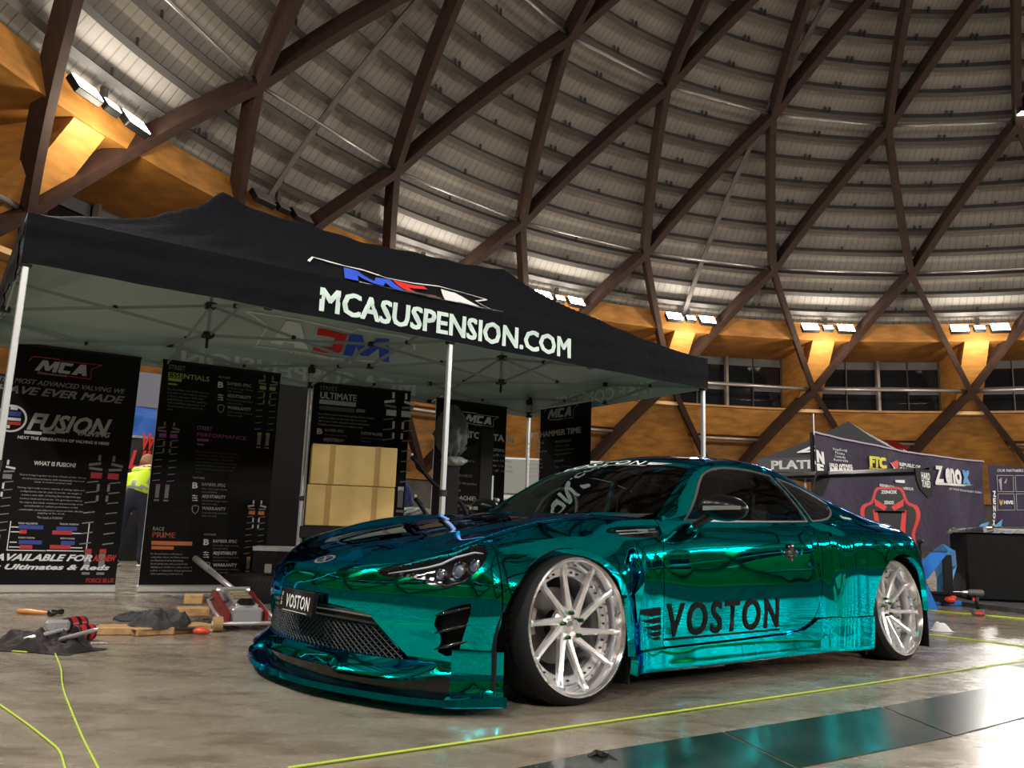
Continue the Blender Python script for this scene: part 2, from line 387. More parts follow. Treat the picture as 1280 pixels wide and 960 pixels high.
# windows: frame, panes, blinds, mullions
def window_set():
    root = empty('window_1', kind='structure')
    def addp(bb, name, m, par=root, **k):
        o = bb.build(name, m, **k); o.parent = par; return o
    rw = 1.068
    bb = MB()
    for z in (.2365, .3355): bb.beam(az(-HW, rw, z), az(HW, rw, z), .2, .12)
    for k in (-HW, HW): bb.beam(az(k, rw, .236), az(k, rw, .336), .15, .15, up=(1, 0, 0))
    bb.beam(az(-HW, rw-.003, .2825), az(HW, rw-.003, .2825), .2, .16)
    addp(bb, 'window_frame', MDSTEEL)
    bb = MB(); bb.beam(az(0, rw-.008, .236), az(0, rw-.008, .336), .22, .22, up=(1, 0, 0)); addp(bb, 'mullion', MSTEEL)
    for k in (-HW/2, HW/2):
        bb = MB(); bb.beam(az(k, rw, .236), az(k, rw, .336), .08, .08, up=(1, 0, 0)); addp(bb, 'mullion', MDSTEEL)
    for i in range(4):
        ka, kb = -HW+i*HW/2, -HW+(i+1)*HW/2
        for za, zb in ((.2365, .2825), (.2825, .3355)):
            bb = MB(); p = [az(ka, rw+.004, za), az(kb, rw+.004, za), az(kb, rw+.004, zb), az(ka, rw+.004, zb)]
            bb.add(p, [(0, 1, 2, 3)]); addp(bb, 'pane', MGLASSD)
        bb = MB(); p = [az(ka+.004, rw+.001, .319), az(kb-.004, rw+.001, .319), az(kb-.004, rw+.001, .3345), az(ka+.004, rw+.001, .3345)]
        bb.add(p, [(0, 1, 2, 3)]); addp(bb, 'blind', MBLIND)
        if i != 2:
            bb = MB(); p = [az(ka+.004, rw+.001, .2725), az(kb-.004, rw+.001, .2725), az(kb-.004, rw+.001, .2815), az(ka+.004, rw+.001, .2815)]
            bb.add(p, [(0, 1, 2, 3)]); addp(bb, 'blind', MBLIND)
    return root
w1 = window_set()
for k in range(1, 24):
    Mz = Matrix.Translation(DC) @ Matrix.Rotation(-k*ST, 4, 'Z') @ Matrix.Translation(-DC)
    c = w1.copy(); COL.objects.link(c); c.name = 'window_%d' % (k+1); c.matrix_world = Mz
    for ch in w1.children:
        d = ch.copy(); COL.objects.link(d); d.parent = c; d.matrix_basis = Matrix.Identity(4)
# floodlights: two large heads and a small one on every bay
MLENS = mat('lamp_lens', (1, 1, 1), .3, emit=(1, .95, .86), es=32)
MLENS2 = mat('small_lamp_lens', (1, 1, 1), .3, emit=(1, .95, .9), es=16)
fl_labels = {1: 'unlit grey floodlight group just above the left peak of the gazebo', 2: 'floodlight group on the rim hidden behind the gazebo roof', 0: 'glaring floodlight group high on the left wall above the black gazebo', 3: 'floodlight group half hidden behind the black gazebo roof, left of the lit piers',
             4: 'floodlight group on the pier just right of the gazebo roof corner', 5: 'middle of the three right-hand floodlight groups, over the grey marquee',
             6: 'floodlight group nearest the right edge of the photo'}
def flood(k, on=True):
    root = empty('floodlight', az(k, .918, .358), -(PH+k*ST))     # local +y points outward
    bb = MB(); bb.box((0, .35, .25), (3.4, .12, .12)); bb.box((0, .45, .5), (.2, .2, .6)); bb.build('bracket', MDSTEEL, root)
    for x, w_, ms in ((-1.2, 1.05, MLENS), (0, .6, MLENS2), (1.2, 1.05, MLENS)):
        rot = Matrix.Rotation(R(-38), 3, 'X')
        bb = MB(); bb.box((x, .1, -.02), (w_+.1, .28, w_*.62+.08), rot, .04); hd = bb.build('lamp_head', MBLACK, root)
        bb = MB(); bb.box((x, .1, -.02)+Vector(rot @ Vector((0, -.15, 0))) if False else Vector((x, .1, -.02))+rot @ Vector((0, -.15, 0)), (w_, .03, w_*.62), rot); bb.build('lens', ms if on else MSTEEL, hd)
    if not on: return root
    ld = bpy.data.lights.new('flood_spill', 'POINT'); ld.energy = 560; ld.color = (1, .86, .66); ld.shadow_soft_size = .25
    lo = bpy.data.objects.new('flood_spill', ld); COL.objects.link(lo); lo.parent = root; lo.location = (0, -.55, -1.5)
    return root
for k in range(24):
    f = flood(k-.5, k != 1)
    kk = k
    tag(f, fl_labels.get(kk, 'floodlight group on its bracket under the dome rim, out of the picture'), 'floodlight', 'floodlights around the dome rim')
# ================================================================== black 6 x 3 gazebo
TP = Vector((-2.88, 4.63, 0)); TA = math.atan2(.573, .8195)
TM = Matrix.Translation(TP) @ Matrix.Rotation(TA, 4, 'Z')      # local x along the front, y to the back
LX, LY = 5.85, 2.93
def fabric(name, col, rough=.55, bump=.5, sc=9, sheen=0, spec=.5):
    m = mat(name, col, rough); nt = m.node_tree; N = nt.nodes; b = N['Principled BSDF']
    tc = N.new('ShaderNodeTexCoord'); n1 = N.new('ShaderNodeTexNoise'); n1.inputs['Scale'].default_value = sc; n1.inputs['Detail'].default_value = 4; n1.inputs['Distortion'].default_value = 1.6
    nt.links.new(tc.outputs['Object'], n1.inputs['Vector']); bp = N.new('ShaderNodeBump'); bp.inputs['Strength'].default_value = bump; bp.inputs['Distance'].default_value = .02
    nt.links.new(n1.outputs['Fac'], bp.inputs['Height']); nt.links.new(bp.outputs[0], b.inputs['Normal']); b.inputs['Specular IOR Level'].default_value = spec
    return m
MTENT = fabric('black_polyester', (.007, .0075, .010), .55, .5, 7, spec=.05)
MTENTIN = fabric('grey_green_lining', (.46, .55, .50), .5, .3, 3)
MWHITE = mat('white_print', (.80, .82, .80), .5)
MMINT = mat('reflective_white_print', (.72, .86, .80), .35)
MBLUEP = mat('blue_print', (.03, .10, .70), .5)
MREDP = mat('red_print', (.72, .03, .025), .5)
MGREYP = mat('grey_print', (.30, .30, .31), .5)
MALU = mat('pale_aluminium', (.62, .65, .66), .38, .6)
MJOINT = mat('black_plastic_joint', (.01, .01, .01), .5)
tent = empty('gazebo', M4=TM, label='large black pop-up gazebo with a white web address along its front valance', cat='gazebo')
def roof_h(U, V):
    d = max(0, min(V, LY-V, U, LX-U))/(LY/2)
    z = 2.40+.95*(.66*d+.34*d*d)
    for pk, a in ((1.45, .07), (4.40, .02)): z += a*math.exp(-((U-pk)**2+(V-LY/2)**2)/.05)
    if 1.45 < U < 4.40: z -= .05*math.sin(PI*(U-1.45)/2.95)*max(0, d-.5)*2
    wr = .012*math.sin(U*5.1+V*2)*math.sin(V*3.3-U*1.2)*min(1, d*4)+.006*math.sin(U*17+3*math.sin(V*6))*min(1, d*4)
    return z+wr-.035*math.sin(PI*min(1, max(0, U/LX)*2 % 1))*(1-min(1, d*5))*0
NU, NV = 157, 79
for nm, off, m in (('roof_cover', 0, MTENT), ('roof_lining', -.012, MTENTIN)):
    bb = MB(); bb.grid(lambda a, c: Vector((a*LX, c*LY, roof_h(a*LX, c*LY)+off)), NU, NV)
    bb.build(nm, m, tent, smooth=True)
def wrv(x, t, s): return .009*math.sin(x*7+s)*t+.004*math.sin(x*19+t*5+s*2)*t+.008*math.sin(t*9+x*1.7+s)*(1-abs(2*t-1))
VZ0, VZ1 = 2.10, 2.405
for nm, L, fn in (('front_valance', LX, lambda x, t, o: Vector((x, -o-wrv(x, t, 0), VZ1+(VZ0-VZ1)*t))),
                  ('back_valance', LX, lambda x, t, o: Vector((x, LY+o+wrv(x, t, 1), VZ1+(VZ0-VZ1)*t))),
                  ('side_valance', LY, lambda x, t, o: Vector((-o-wrv(x, t, 2), x, VZ1+(VZ0-VZ1)*t))),
                  ('side_valance', LY, lambda x, t, o: Vector((LX+o+wrv(x, t, 3), x, VZ1+(VZ0-VZ1)*t)))):
    bb = MB(); bb.grid(lambda a, c: fn(a*L, c, .010), 100, 14); vv = bb.build(nm, MTENT, tent, smooth=True)
    bb = MB(); bb.grid(lambda a, c: fn(a*L, c, 0), 100, 14); bb.build('valance_lining', MTENTIN, vv, smooth=True)
# frame
def post(x, y):
    o = Vector((x, y, 0)); bb = MB(); bb.box(o+Vector((0, 0, 1.05+.15)), (.036, .036, 2.1), None, .004); p = bb.build('post', MALU, tent)
    bb = MB(); bb.box(o+Vector((0, 0, .008)), (.11, .11, .016)); bb.box(o+Vector((0, 0, .45)), (.028, .028, .86)); bb.build('foot', MALU, p)
    bb = MB(); bb.box(o+Vector((0, 0, 2.12)), (.062, .062, .07), None, .008); bb.box(o+Vector((0, 0, 2.30)), (.062, .062, .09), None, .008); bb.box(o+Vector((0, 0, .93)), (.05, .05, .05), None, .006); bb.build('joint', MJOINT, p, kind='stuff')
I_ = .03
PX = (I_, 2.93, LX-I_); PY = (I_, LY-I_)
for x in PX:
    for y in PY: post(x, y)
MBAR = mat('grey_truss_bar', (.36, .42, .41), .4, .5)
def bars(a, b, n):                      # n scissor pairs from a to b
    a = Vector(a); b = Vector(b)
    for i in range(n):
        p = a+(b-a)*i/n; q = a+(b-a)*(i+1)/n
        up, lo = Vector((0, 0, 2.33)), Vector((0, 0, 2.12))
        bb = MB(); bb.beam(p+up, q+lo, .014, .026); bb.build('truss_bar', MBAR, tent)
        s_ = (q-p).cross(Vector((0, 0, 1))).normalized()*.016
        bb = MB(); bb.beam(p+lo+s_, q+up+s_, .014, .026); bb.build('truss_bar', MBAR, tent)
        bb = MB(); bb.cyl((p+q)/2+Vector((0, 0, 2.225))-s_, (p+q)/2+Vector((0, 0, 2.225))+s_*2, .018, 8)
        if i < n-1:
            for z in (2.33, 2.12): bb.box(q+Vector((0, 0, z)), (.06, .05, .045), None, .008)
        bb.build('joint', MJOINT, tent, kind='stuff')
for y in PY:
    bars((PX[0], y, 0), (PX[1], y, 0), 2); bars((PX[1], y, 0), (PX[2], y, 0), 2)
for x in (PX[0], PX[2]): bars((x, PY[0], 0), (x, PY[1], 0), 2)
bars((PX[1], PY[0], 0), (PX[1], PY[1], 0), 2)
for cx, ph in ((1.46, 3.40), (4.40, 3.36)):
    cy = LY/2
    bb = MB(); bb.box((cx, cy, (2.16+ph)/2-.02), (.024, .024, ph-2.2)); bb.build('peak_pole', MBAR, tent)
    bb = MB(); bb.box((cx, cy, 2.42), (.09, .09, .05), None, .01); bb.box((cx, cy, 2.17), (.09, .09, .05), None, .01); bb.cyl((cx, cy, 2.06), (cx, cy, 2.15), .012, 8); bb.build('hub', MJOINT, tent, kind='stuff')
    for q in ((cx, PY[0]), (cx, PY[1]), (cx-1.43, cy), (cx+1.45, cy)):
        qa = Vector((*q, 2.33)); qb = Vector((*q, 2.12)); h1 = Vector((cx, cy, 2.42)); h0 = Vector((cx, cy, 2.17))
        bb = MB(); bb.beam(qb, h1, .012, .024); bb.build('truss_bar', MBAR, tent)
        s_ = (h1-qa); s_.z = 0; s_ = s_.cross(Vector((0, 0, 1))).normalized()*.014
        bb = MB(); bb.beam(qa+s_, h0+s_, .012, .024); bb.build('truss_bar', MBAR, tent)
        m_ = (qa+h0)/2; bb = MB(); bb.box((qb+h1)/2, (.035, .035, .035), None, .006); bb.build('joint', MJOINT, tent)
# lettering of the valances
def fw(p): return Vector((p.x, -.017-wrv(p.x, (VZ1-p.y)/(VZ1-VZ0), 0), p.y))
lettering('MCASUSPENSION.COM', MMINT, None, tent, h=.165, x=1.82, y=2.15, bold=.032, width=2.29, warp=fw, res=2)
def bwp(p): return Vector((p.x, LY-.012+wrv(p.x, .5, 1)*0, p.y))
o = lettering('MCA SUSPENSION', MWHITE, None, tent, h=.15, x=0, y=2.17, bold=.028, width=2.6, warp=lambda p: Vector((4.2-p.x, LY-.006+wrv(4.2-p.x, (VZ1-p.y)/(VZ1-VZ0), 1), p.y)))
lettering('TAKE CONTROL', MMINT, None, tent, h=.13, bold=.025, width=1.75, x=0, y=2.16, warp=lambda p: Vector((LX-.006+wrv(.7+p.x, (VZ1-p.y)/(VZ1-VZ0), 3), .70+p.x, p.y)))
# logo: outline, letters M C A
MP = [(0, 0), (.13, .21), (.235, .21), (.27, .10), (.36, .21), (.465, .21), (.41, 0), (.33, 0), (.355, .11), (.27, .02), (.20, .02), (.165, .12), (.09, 0)]
CP = [(.44, .03), (.485, .21), (.72, .21), (.705, .155), (.56, .155), (.535, .058), (.68, .058), (.665, 0), (.46, 0)]
AP = [(.70, 0), (.86, .21), (.97, .21), (1.0, 0), (.91, 0), (.908, .035), (.83, .035), (.805, 0)]
AH = [(.70, 0)]
def strip(pts, w_):
    out = []
    for s_ in (1, -1):
        pp = []
        for i, p in enumerate(pts):
            a = Vector(pts[max(i-1, 0)]); b = Vector(pts[min(i+1, len(pts)-1)]); t = (b-a).normalized(); pp.append((p[0]-t.y*w_*s_/2, p[1]+t.x*w_*s_/2))
        out += pp if s_ > 0 else pp[::-1]
    return out
def flat(polys, m, warp, parent, name='logo', sub=0):
    bm = bmesh.new()
    for pl in polys:
        f = bm.faces.new([bm.verts.new((x, y, 0)) for x, y in pl]); 
    bmesh.ops.triangulate(bm, faces=bm.faces)
    if sub: bmesh.ops.subdivide_edges(bm, edges=bm.edges, cuts=sub, use_grid_fill=False); bmesh.ops.triangulate(bm, faces=bm.faces)
    for v in bm.verts: v.co = warp(v.co)
    me = bpy.data.meshes.new(name); bm.to_mesh(me); bm.free(); me.materials.append(m)
    o = bpy.data.objects.new(name, me); COL.objects.link(o)
    if parent is not None: o.parent = parent
    return o
OUT = [strip([(-.13, .17), (-.05, .26), (.42, .26)], .016), strip([(.42, .27), (.46, .235), (1.28, .245)], .010), strip([(1.28, .245), (1.08, .14), (1.09, -.05)], .012), strip([(1.10, -.05), (.55, -.035), (.5, -.045)], .010), strip([(.08, -.02), (.5, -.05), (.62, -.05)], .016)]
def mca_logo(warp, parent, cm=None, ca=None, cc=None, outl=None, sub=0):
    cm = cm or MWHITE; flat([MP], cm, warp, parent, sub=sub); flat([CP], cc or cm, warp, parent, sub=sub); flat([AP], ca or cm, warp, parent, sub=sub)
    flat(OUT, outl or cm, warp, parent, 'logo_outline', sub=sub)
def rw_(x0, sx, sy, v0, mir=1, back=False):
    def f(p):
        U = x0+mir*p.x*sx; V = v0+p.y*sy
        if back: V = LY-V
        return Vector((U, V, roof_h(U, V)+(.020 if not back else -.026)))
    return f
mca_logo(rw_(2.03, 1.22, 2.0, .06), tent, MBLUEP, MWHITE, MREDP, MWHITE, sub=3)
mca_logo(rw_(3.75, 1.35, 1.5, .20, -1, True), tent, MBLUEP, MWHITE, MREDP, MWHITE, sub=3)
lettering('suspension', MWHITE, None, tent, h=.05, bold=.02, width=.7, x=0, y=0, warp=lambda p: (lambda U, V: Vector((U, LY-V, roof_h(U, LY-V)-.024)))(3.35-p.x, .10+p.y*1.3))
# ================================================================== roll-up banners
MBAN = mat('black_banner_print', (.005, .0045, .005), .5, noise=(1.6, .3), spec=.12)
MSILV = mat('brushed_cassette', (.72, .72, .70), .35, .8)
G1, G2, G3, G4 = (mat('print_grey_%d' % i, (g, g, g*1.02), .5) for i, g in enumerate((.62, .36, .18, .07)))
MLIME = mat('lime_print', (.25, .36, .04), .5); MPURP = mat('purple_print', (.30, .05, .26), .5); MORNG = mat('orange_print', (.62, .17, .04), .5); MNAVY = mat('navy_print', (.02, .045, .26), .5); MDRED = mat('dark_red_print', (.42, .02, .02), .5)
class Banner:
    def __init__(s, l, r, H, label, top=True):
        l = Vector((*l, 0)); r = Vector((*r, 0)); s.W = (r-l).length; s.H = H
        s.F = frame(l, r-l, (0, 0, 1)); s.n = s.F.to_3x3() @ Vector((0, 0, 1)); s.o = empty('rollup_banner', M4=s.F, label=label, cat='banner', group='roll-up banners under the gazebo')
        bb = MB(); bb.grid(lambda a, c: Vector((a*s.W, .06+c*(H-.06), .010*math.sin(a*PI)*0)), 2, 2); bb.grid(lambda a, c: Vector((a*s.W, .06+c*(H-.06), -.002)), 2, 2); bb.build('printed_sheet', MBAN, s.o)
        bb = MB(); bb.box((s.W/2, .035, -.03), (s.W+.03, .07, .09), None, .012); c = bb.build('cassette', MSILV, s.o)
        bb = MB(); bb.box((s.W/2, H, -.004), (s.W+.01, .022, .016), None, .004); bb.build('top_rail', MBLACK if top else MSILV, s.o)
        bb = MB(); bb.cyl((s.W/2, .03, -.05), (s.W/2, H-.01, -.02), .010, 8); bb.build('support_pole', MSILV, s.o)
        bb = MB(); bb.box((.0-.002, H/2, -.002), (.006, H-.08, .004)); bb.build('sheet_edge', G1, s.o)
    def loc(s, px, py): return s.F.inverted() @ opx(px, py, s.F.translation, s.n)
    def t(s, txt, p0, x1, hp, m=None, **k):
        a = s.loc(*p0); b = s.loc(x1, p0[1]); c = s.loc(p0[0], p0[1]-hp)
        lettering(txt, m or G1, None, s.o, h=c.y-a.y, x=a.x, y=a.y, width=b.x-a.x, warp=lambda p: Vector((p.x, p.y, .002)), **k)
    def para(s, lines, p0, x1, dy, m=None, hp=2.2, align=None):
        """small body copy: lines spaced dy pixels apart"""
        for i, l in enumerate(lines):
            mx = max(len(q) for q in lines); w_ = (x1-p0[0])*len(l)/mx; xo = (x1-p0[0]-w_)/2 if align == 'C' else 0
            s.t(l, (p0[0]+xo, p0[1]+dy*i), p0[0]+xo+w_, hp, m or G3, res=1)
    def rect(s, x0, y0, x1, y1, m, name='printed_bar'):
        a = s.loc(x0, y1); b = s.loc(x1, y1); c = s.loc(x0, y0)
        flat([[(a.x, a.y), (b.x, a.y), (b.x, c.y), (a.x, c.y)]], m, lambda p: Vector((p.x, p.y, .0015)), s.o, name)
    def coil(s, x, y, hh, acc, dim=1.0):
        """printed picture of a coilover pair; x, y = pixel of the top centre, hh = height in pixels"""
        a = s.loc(x, y); L = a.y-s.loc(x, y+hh).y
        A, B, C = [], [], []
        rc = lambda Ls, cx, cy, w_, h_, sk=0: Ls.append([(cx-w_/2, cy-h_/2-sk), (cx+w_/2, cy-h_/2+sk), (cx+w_/2, cy+h_/2+sk), (cx-w_/2, cy+h_/2-sk)])
        for sd in (-1, 1):
            cx = a.x+sd*L*.055
            rc(A, cx, a.y-.02*L, .02*L, .05*L); rc(A, cx+sd*.03*L, a.y-.075*L, .09*L, .022*L, -.008*L*sd); rc(B, cx+sd*.02*L, a.y-.115*L, .10*L, .02*L, .004*L*sd)
            rc(C, cx+sd*.01*L, a.y-.17*L, .085*L, .05*L); rc(A, cx-sd*.015*L, a.y-.27*L, .02*L, .06*L); rc(A, cx-sd*.018*L, a.y-.36*L, .02*L, .05*L)
            for i in range(7): rc(B, cx+sd*.03*L, a.y-(.225+.085*i)*L, .085*L, .010*L, .007*L)
            rc(C, cx, a.y-.80*L, .05*L, .04*L); rc(B, cx, a.y-.88*L, .045*L, .14*L); rc(B, cx, a.y-.98*L, .06*L, .02*L)
        w_ = lambda p: Vector((p.x, p.y, .0016))
        flat(A, G1 if dim > .7 else G3, w_, s.o, 'printed_coilover')['kind'] = 'stuff'; flat(B, G3, w_, s.o, 'printed_coilover')['kind'] = 'stuff'; flat(C, acc, w_, s.o, 'printed_coilover')['kind'] = 'stuff'
    def logo(s, x0, y0, wp, **k):
        a = s.loc(x0, y0); b = s.loc(x0+wp, y0); sc = b.x-a.x
        mca_logo(lambda p: Vector((a.x+p.x*sc, a.y+p.y*sc*1.15, .0018)), s.o, **k)
b1 = Banner((-4.42, 7.135), (-3.5, 7.66), 2.15, 'black banner at the left edge with grey slanted headlines and a white ring emblem')
b1.logo(43, 463, 66, cm=G2, outl=MDRED); b1.t('Suspension', (46, 467), 84, 3, G3, bold=.02, shear=.2)
b1.t('THE MOST ADVANCED VALVING WE', (-2, 476), 158, 6, G2, bold=.015, shear=.3)
b1.t('HAVE EVER MADE', (-6, 489), 157, 9.5, G2, bold=.03, shear=.35)
b1.t('FUSION', (33, 536), 139, 20, G2, bold=.035, shear=.35); b1.t('VALVING', (97, 544), 138, 6, G2, bold=.03, shear=.35)
b1.rect(30, 538, 52, 542, G1); b1.rect(53, 538, 70, 541.5, G2); b1.rect(71, 538, 81, 541.5, G2)
b1.t('NEXT THE GENERATION OF VALVING IS HERE!', (22, 548), 137, 3.6, G1, bold=.02)
c0 = b1.loc(14, 523); ring = [(c0.x+.112*math.cos(a), c0.y+.112*math.sin(a)) for a in np.linspace(0, 2*PI, 40)]
flat([strip(ring, .016)], G1, lambda p: Vector((p.x, p.y, .0016)), b1.o); b1.rect(4, 513, 26, 519, MNAVY); b1.rect(3, 521, 26, 524.5, G1); b1.rect(4, 526, 26, 530, MDRED); b1.rect(13, 508, 22, 512, G1); b1.rect(7, 531, 12, 535, G1)
b1.t('WHAT IS FUSION?', (42, 581), 95, 5, G1, bold=.03)
b1.para(['Fusion brings together the best of both worlds offering', 'circuit level performance with dramatically improved', 'levels of comfort on your road.'], (25, 594), 108, 4.6, G2, align='C')
b1.para(['Having rigorously tested a variety of valving styles and', 'configurations over the past 12 months, we sought to', 'create a new style of valving that bridged the gap', 'between track and street use. Our goal was to remove', 'the stigma that track orientated suspension has to be', 'uncomfortable to optimise performance or that', 'comfortable street suspension cannot provide effective', 'stability at the track.'], (22, 610), 106, 4.6, G2, align='C')
b1.t('The result is FUSION!', (46, 648), 78, 2.6, G2)
for x0, x1, y0, m_ in ((23, 54, 656, MNAVY), (24, 33, 662, MDRED), (65, 90, 663, MDRED), (70, 96, 658, MNAVY), (23, 52, 675, MNAVY), (24, 40, 681, MDRED), (62, 88, 681, MDRED), (76, 93, 676, MNAVY)): b1.rect(x0, y0, x1, y0+5, m_)
for x0, x1, y0 in ((13, 23, 658), (13, 27, 664), (90, 104, 666), (12, 21, 677), (11, 25, 683), (88, 103, 684)): b1.rect(x0, y0, x1, y0+1.2, G1)
b1.t('ROAD MILLIMETRE', (23, 655), 47, 2.2, G1); b1.t('TRACK FUSION', (74, 656), 98, 2.2, G1); b1.t('ROAD FUSION', (23, 673), 43, 2.2, G1); b1.t('WITH FUSION', (75, 674), 93, 2.2, G1)
b1.rect(8, 651, 9.2, 687, G1); b1.rect(107, 654, 108.2, 688, G1); b1.rect(8, 687, 57, 688.2, G1); b1.rect(58, 687.5, 105, 688.7, G1)
b1.t('AVAILABLE FOR', (-9, 700), 115, 8, G1, bold=.035, shear=.35); b1.t('ALL-NEW', (116, 701), 145, 7.5, MDRED, bold=.04, shear=.3)
b1.t('Street Ultimates & Reds', (-52, 711), 137, 6.5, G1, bold=.035, shear=.3); b1.t('FORCE BLUE', (107, 728), 142, 5, MDRED, bold=.05)
b1.coil(134, 570, 150, MDRED, .5); b1.coil(3, 575, 120, G3)
b2 = Banner((-3.33, 7.75), (-2.36, 8.31), 2.16, 'tall black banner with green, purple and orange bars, second from the left')
b2.t('STREET', (211, 461), 232, 5.5, G3); b2.t('ESSENTIALS', (210, 471), 262, 6, MLIME, bold=.01)
b2.rect(210, 472, 227, 475.5, MLIME); b2.rect(210, 478.5, 221, 480.5, MLIME)
body = ['The Essentials have all the features', 'you want to start with in a street', 'coilover suspension. Built with', 'quality fixings, monotube damping,', 'with rebuildable adjustment, and', 'the performance you need on the', 'road']
b2.para(body, (209, 487), 262, 4.2, G3)
b2.coil(336, 470, 92, MLIME, .5); b2.coil(212, 528, 100, MPURP, .5)
b2.t('STREET', (246, 537), 265, 5, G3); b2.t('PERFORMANCE', (246, 545), 308, 4.5, MPURP); b2.rect(246, 548, 261, 551, MPURP); b2.rect(246, 554.5, 255, 556, G3)
b2.para(body, (244, 565), 300, 4.3, G4)
def feats(B, x, y, dim=G2):
    B.t('FEATURES', (x, y), x+15, 2.2, G2)
    for i, (a_, l1, l2) in enumerate((('BAMBER SPEC', 'Street class, range of spring', 'rates and valving'), ('ADJUSTABILITY', 'Rebound and height adjust', 'with preload setting'), ('WARRANTY', '2 year warranty on bushes,', 'bearings, orders available'))):
        yy = y+9+i*15; B.t(a_, (x+11, yy), x+11+30, 3.8, dim, bold=.02, res=1); B.t(l1, (x+11, yy+4.5), x+43, 2.2, G3, res=1); B.t(l2, (x+11, yy+8.5), x+30, 2.2, G3, res=1)
        if i == 0:
            B.t('B', (x-1, yy+3), x+6, 7, G1, bold=.03)
        elif i == 1:
            for q in (0, 3, 6): B.rect(x-1, yy-3+q, x+6, yy-2.2+q, G1); B.rect(x+1+q/2, yy-3.6+q, x+2.3+q/2, yy-1.6+q, G1)
        else:
            c = B.loc(x+3, yy); flat([strip([(c.x-.03, c.y+.03), (c.x, c.y+.04), (c.x+.03, c.y+.03), (c.x+.025, c.y-.015), (c.x, c.y-.04), (c.x-.025, c.y-.015), (c.x-.03, c.y+.03)], .006)], G2, lambda p: Vector((p.x, p.y, .0016)), B.o)
feats(b2, 273, 472, G2); feats(b2, 241, 598, G2); feats(b2, 255, 669, G1)
b2.t('RACE', (191, 663), 205, 4.5, G2); b2.t('PRIME', (190, 671.5), 219, 6.5, MORNG, bold=.02); b2.rect(189, 676, 240, 681, MORNG); b2.rect(189, 682.5, 217, 686.5, MORNG)
b2.para(['For the performance enthusiast or', 'competitive driver, the Prime series is', 'excelling beyond what dual valving', 'Street spring rates and a revalved and', 'valving spec suitable for a wide variety of', 'perfect or competition driving applications', 'while maintaining occasional road'], (188, 693), 240, 4.2, G2)
b2.coil(322, 626, 90, MORNG)
b3 = Banner((-2.10, 8.66), (-1.12, 9.07), 2.15, 'black banner whose lower half is hidden by the brown cartons')
b3.t('STREET', (400, 487), 422, 5, G3); b3.t('ULTIMATE', (400, 497.5), 446, 8, G1, bold=.03)
b3.rect(399, 499, 445, 504.5, G2); b3.rect(399, 507, 443, 512, G4); b3.rect(445, 511, 456, 515, G3)
b3.para(['Street Ultimate coilovers for ultimate capability suit those wanting to', 'get the most of these cars with custom rally, street race and', 'with a focus on comfort. Adjustable for further effective valving', 'and damper and wheel clearance in our adjustment setting'], (398, 518), 468, 4.4, G2)
b3.t('FEATURES', (397, 531), 408, 2.2, G3); b3.t('BAMBER SPEC', (406, 539), 430, 3.5, G2, bold=.02); b3.t('CUSTOM VALVING', (451, 543), 478, 3.5, G1, bold=.02)
b3.t('B', (396, 542), 403, 6.5, G1, bold=.03); b3.t('ADJUSTABILITY', (404, 551), 430, 3.5, G2, bold=.02); b3.para(['Street class, range of spring', 'rates and valving'], (406, 544), 434, 4, G3); b3.para(['Recommended to choose this', 'custom tune'], (451, 548), 478, 4, G3)
b3.coil(500, 492, 150, G1)
b4 = Banner((-.85, 9.3), (-.05, 9.86), 2.13, 'dark banner with white lists behind the middle front gazebo post')
b4.logo(580, 527, 34, cm=G1)
b4.t('88', (567, 546), 587, 8, G1, bold=.035); b4.t('TOYOTA 86', (585, 547), 643, 8, G1, bold=.035)
b4.t('SPECIFICATIONS', (552, 559), 584, 4, G1); b4.t('PERFORMANCE', (606, 563), 634, 4, G1)
b4.para(['Engine: 4A GE', 'Gearbox: HKS at GEAR BUILD', 'Power: 120kw', 'Suspension: MCA RED 2TY', 'Diff: CUSCO with superstreet', 'Wheels: 15x9', 'Aero: guard and canards', 'Tyres: AT SLICKS TYRE'], (560, 566), 597, 9.5, G2, 3.2)
b4.para(['Winton FP: 1:38', 'Top speed: 203.7kmh', 'Sandown: 1:26.8 2nd', 'Phillip GP: 1:54.970'], (606, 569), 641, 6.5, G1, 3)
b4.t('ACHIEVEMENTS', (574, 625), 620, 5.5, G1)
b4.para(['2017 1st MOTUL state class', 'fastest aero class'], (575, 633), 618, 5, G3, 3)
b5 = Banner((.36, 9.96), (.9, 9.2), 2.15, 'rightmost dark banner, angled across the right end of the gazebo', False)
b5.logo(684, 524, 30, cm=G2)
b5.t('ITS HAMMER TIME', (664, 548), 726, 6.5, G1, bold=.04)
b5.t('SPECIFICATIONS', (660, 557), 680, 3, G2); b5.t('PERFORMANCE', (694, 554), 714, 3, G2)
b5.para(['Engine: Nissan RB', 'Chassis: short track sedan', 'Turbo: EFR', 'Power: 450kw on E85', 'Gearbox: sequential', 'Suspension: MCA gold', 'Tyres: slicks 295', 'Aero: hammerhead'], (660, 562), 684, 4.9, G2, 2)
b5.para(['Winton: 1:21.9', 'Top speed: 253 kmh', 'Lap record 2018'], (694, 559), 718, 5.0, G2, 2); b5.t('DRIVER', (693, 578), 705, 3, G2); b5.t('Tim Driver', (693, 585), 716, 2.4, G3)
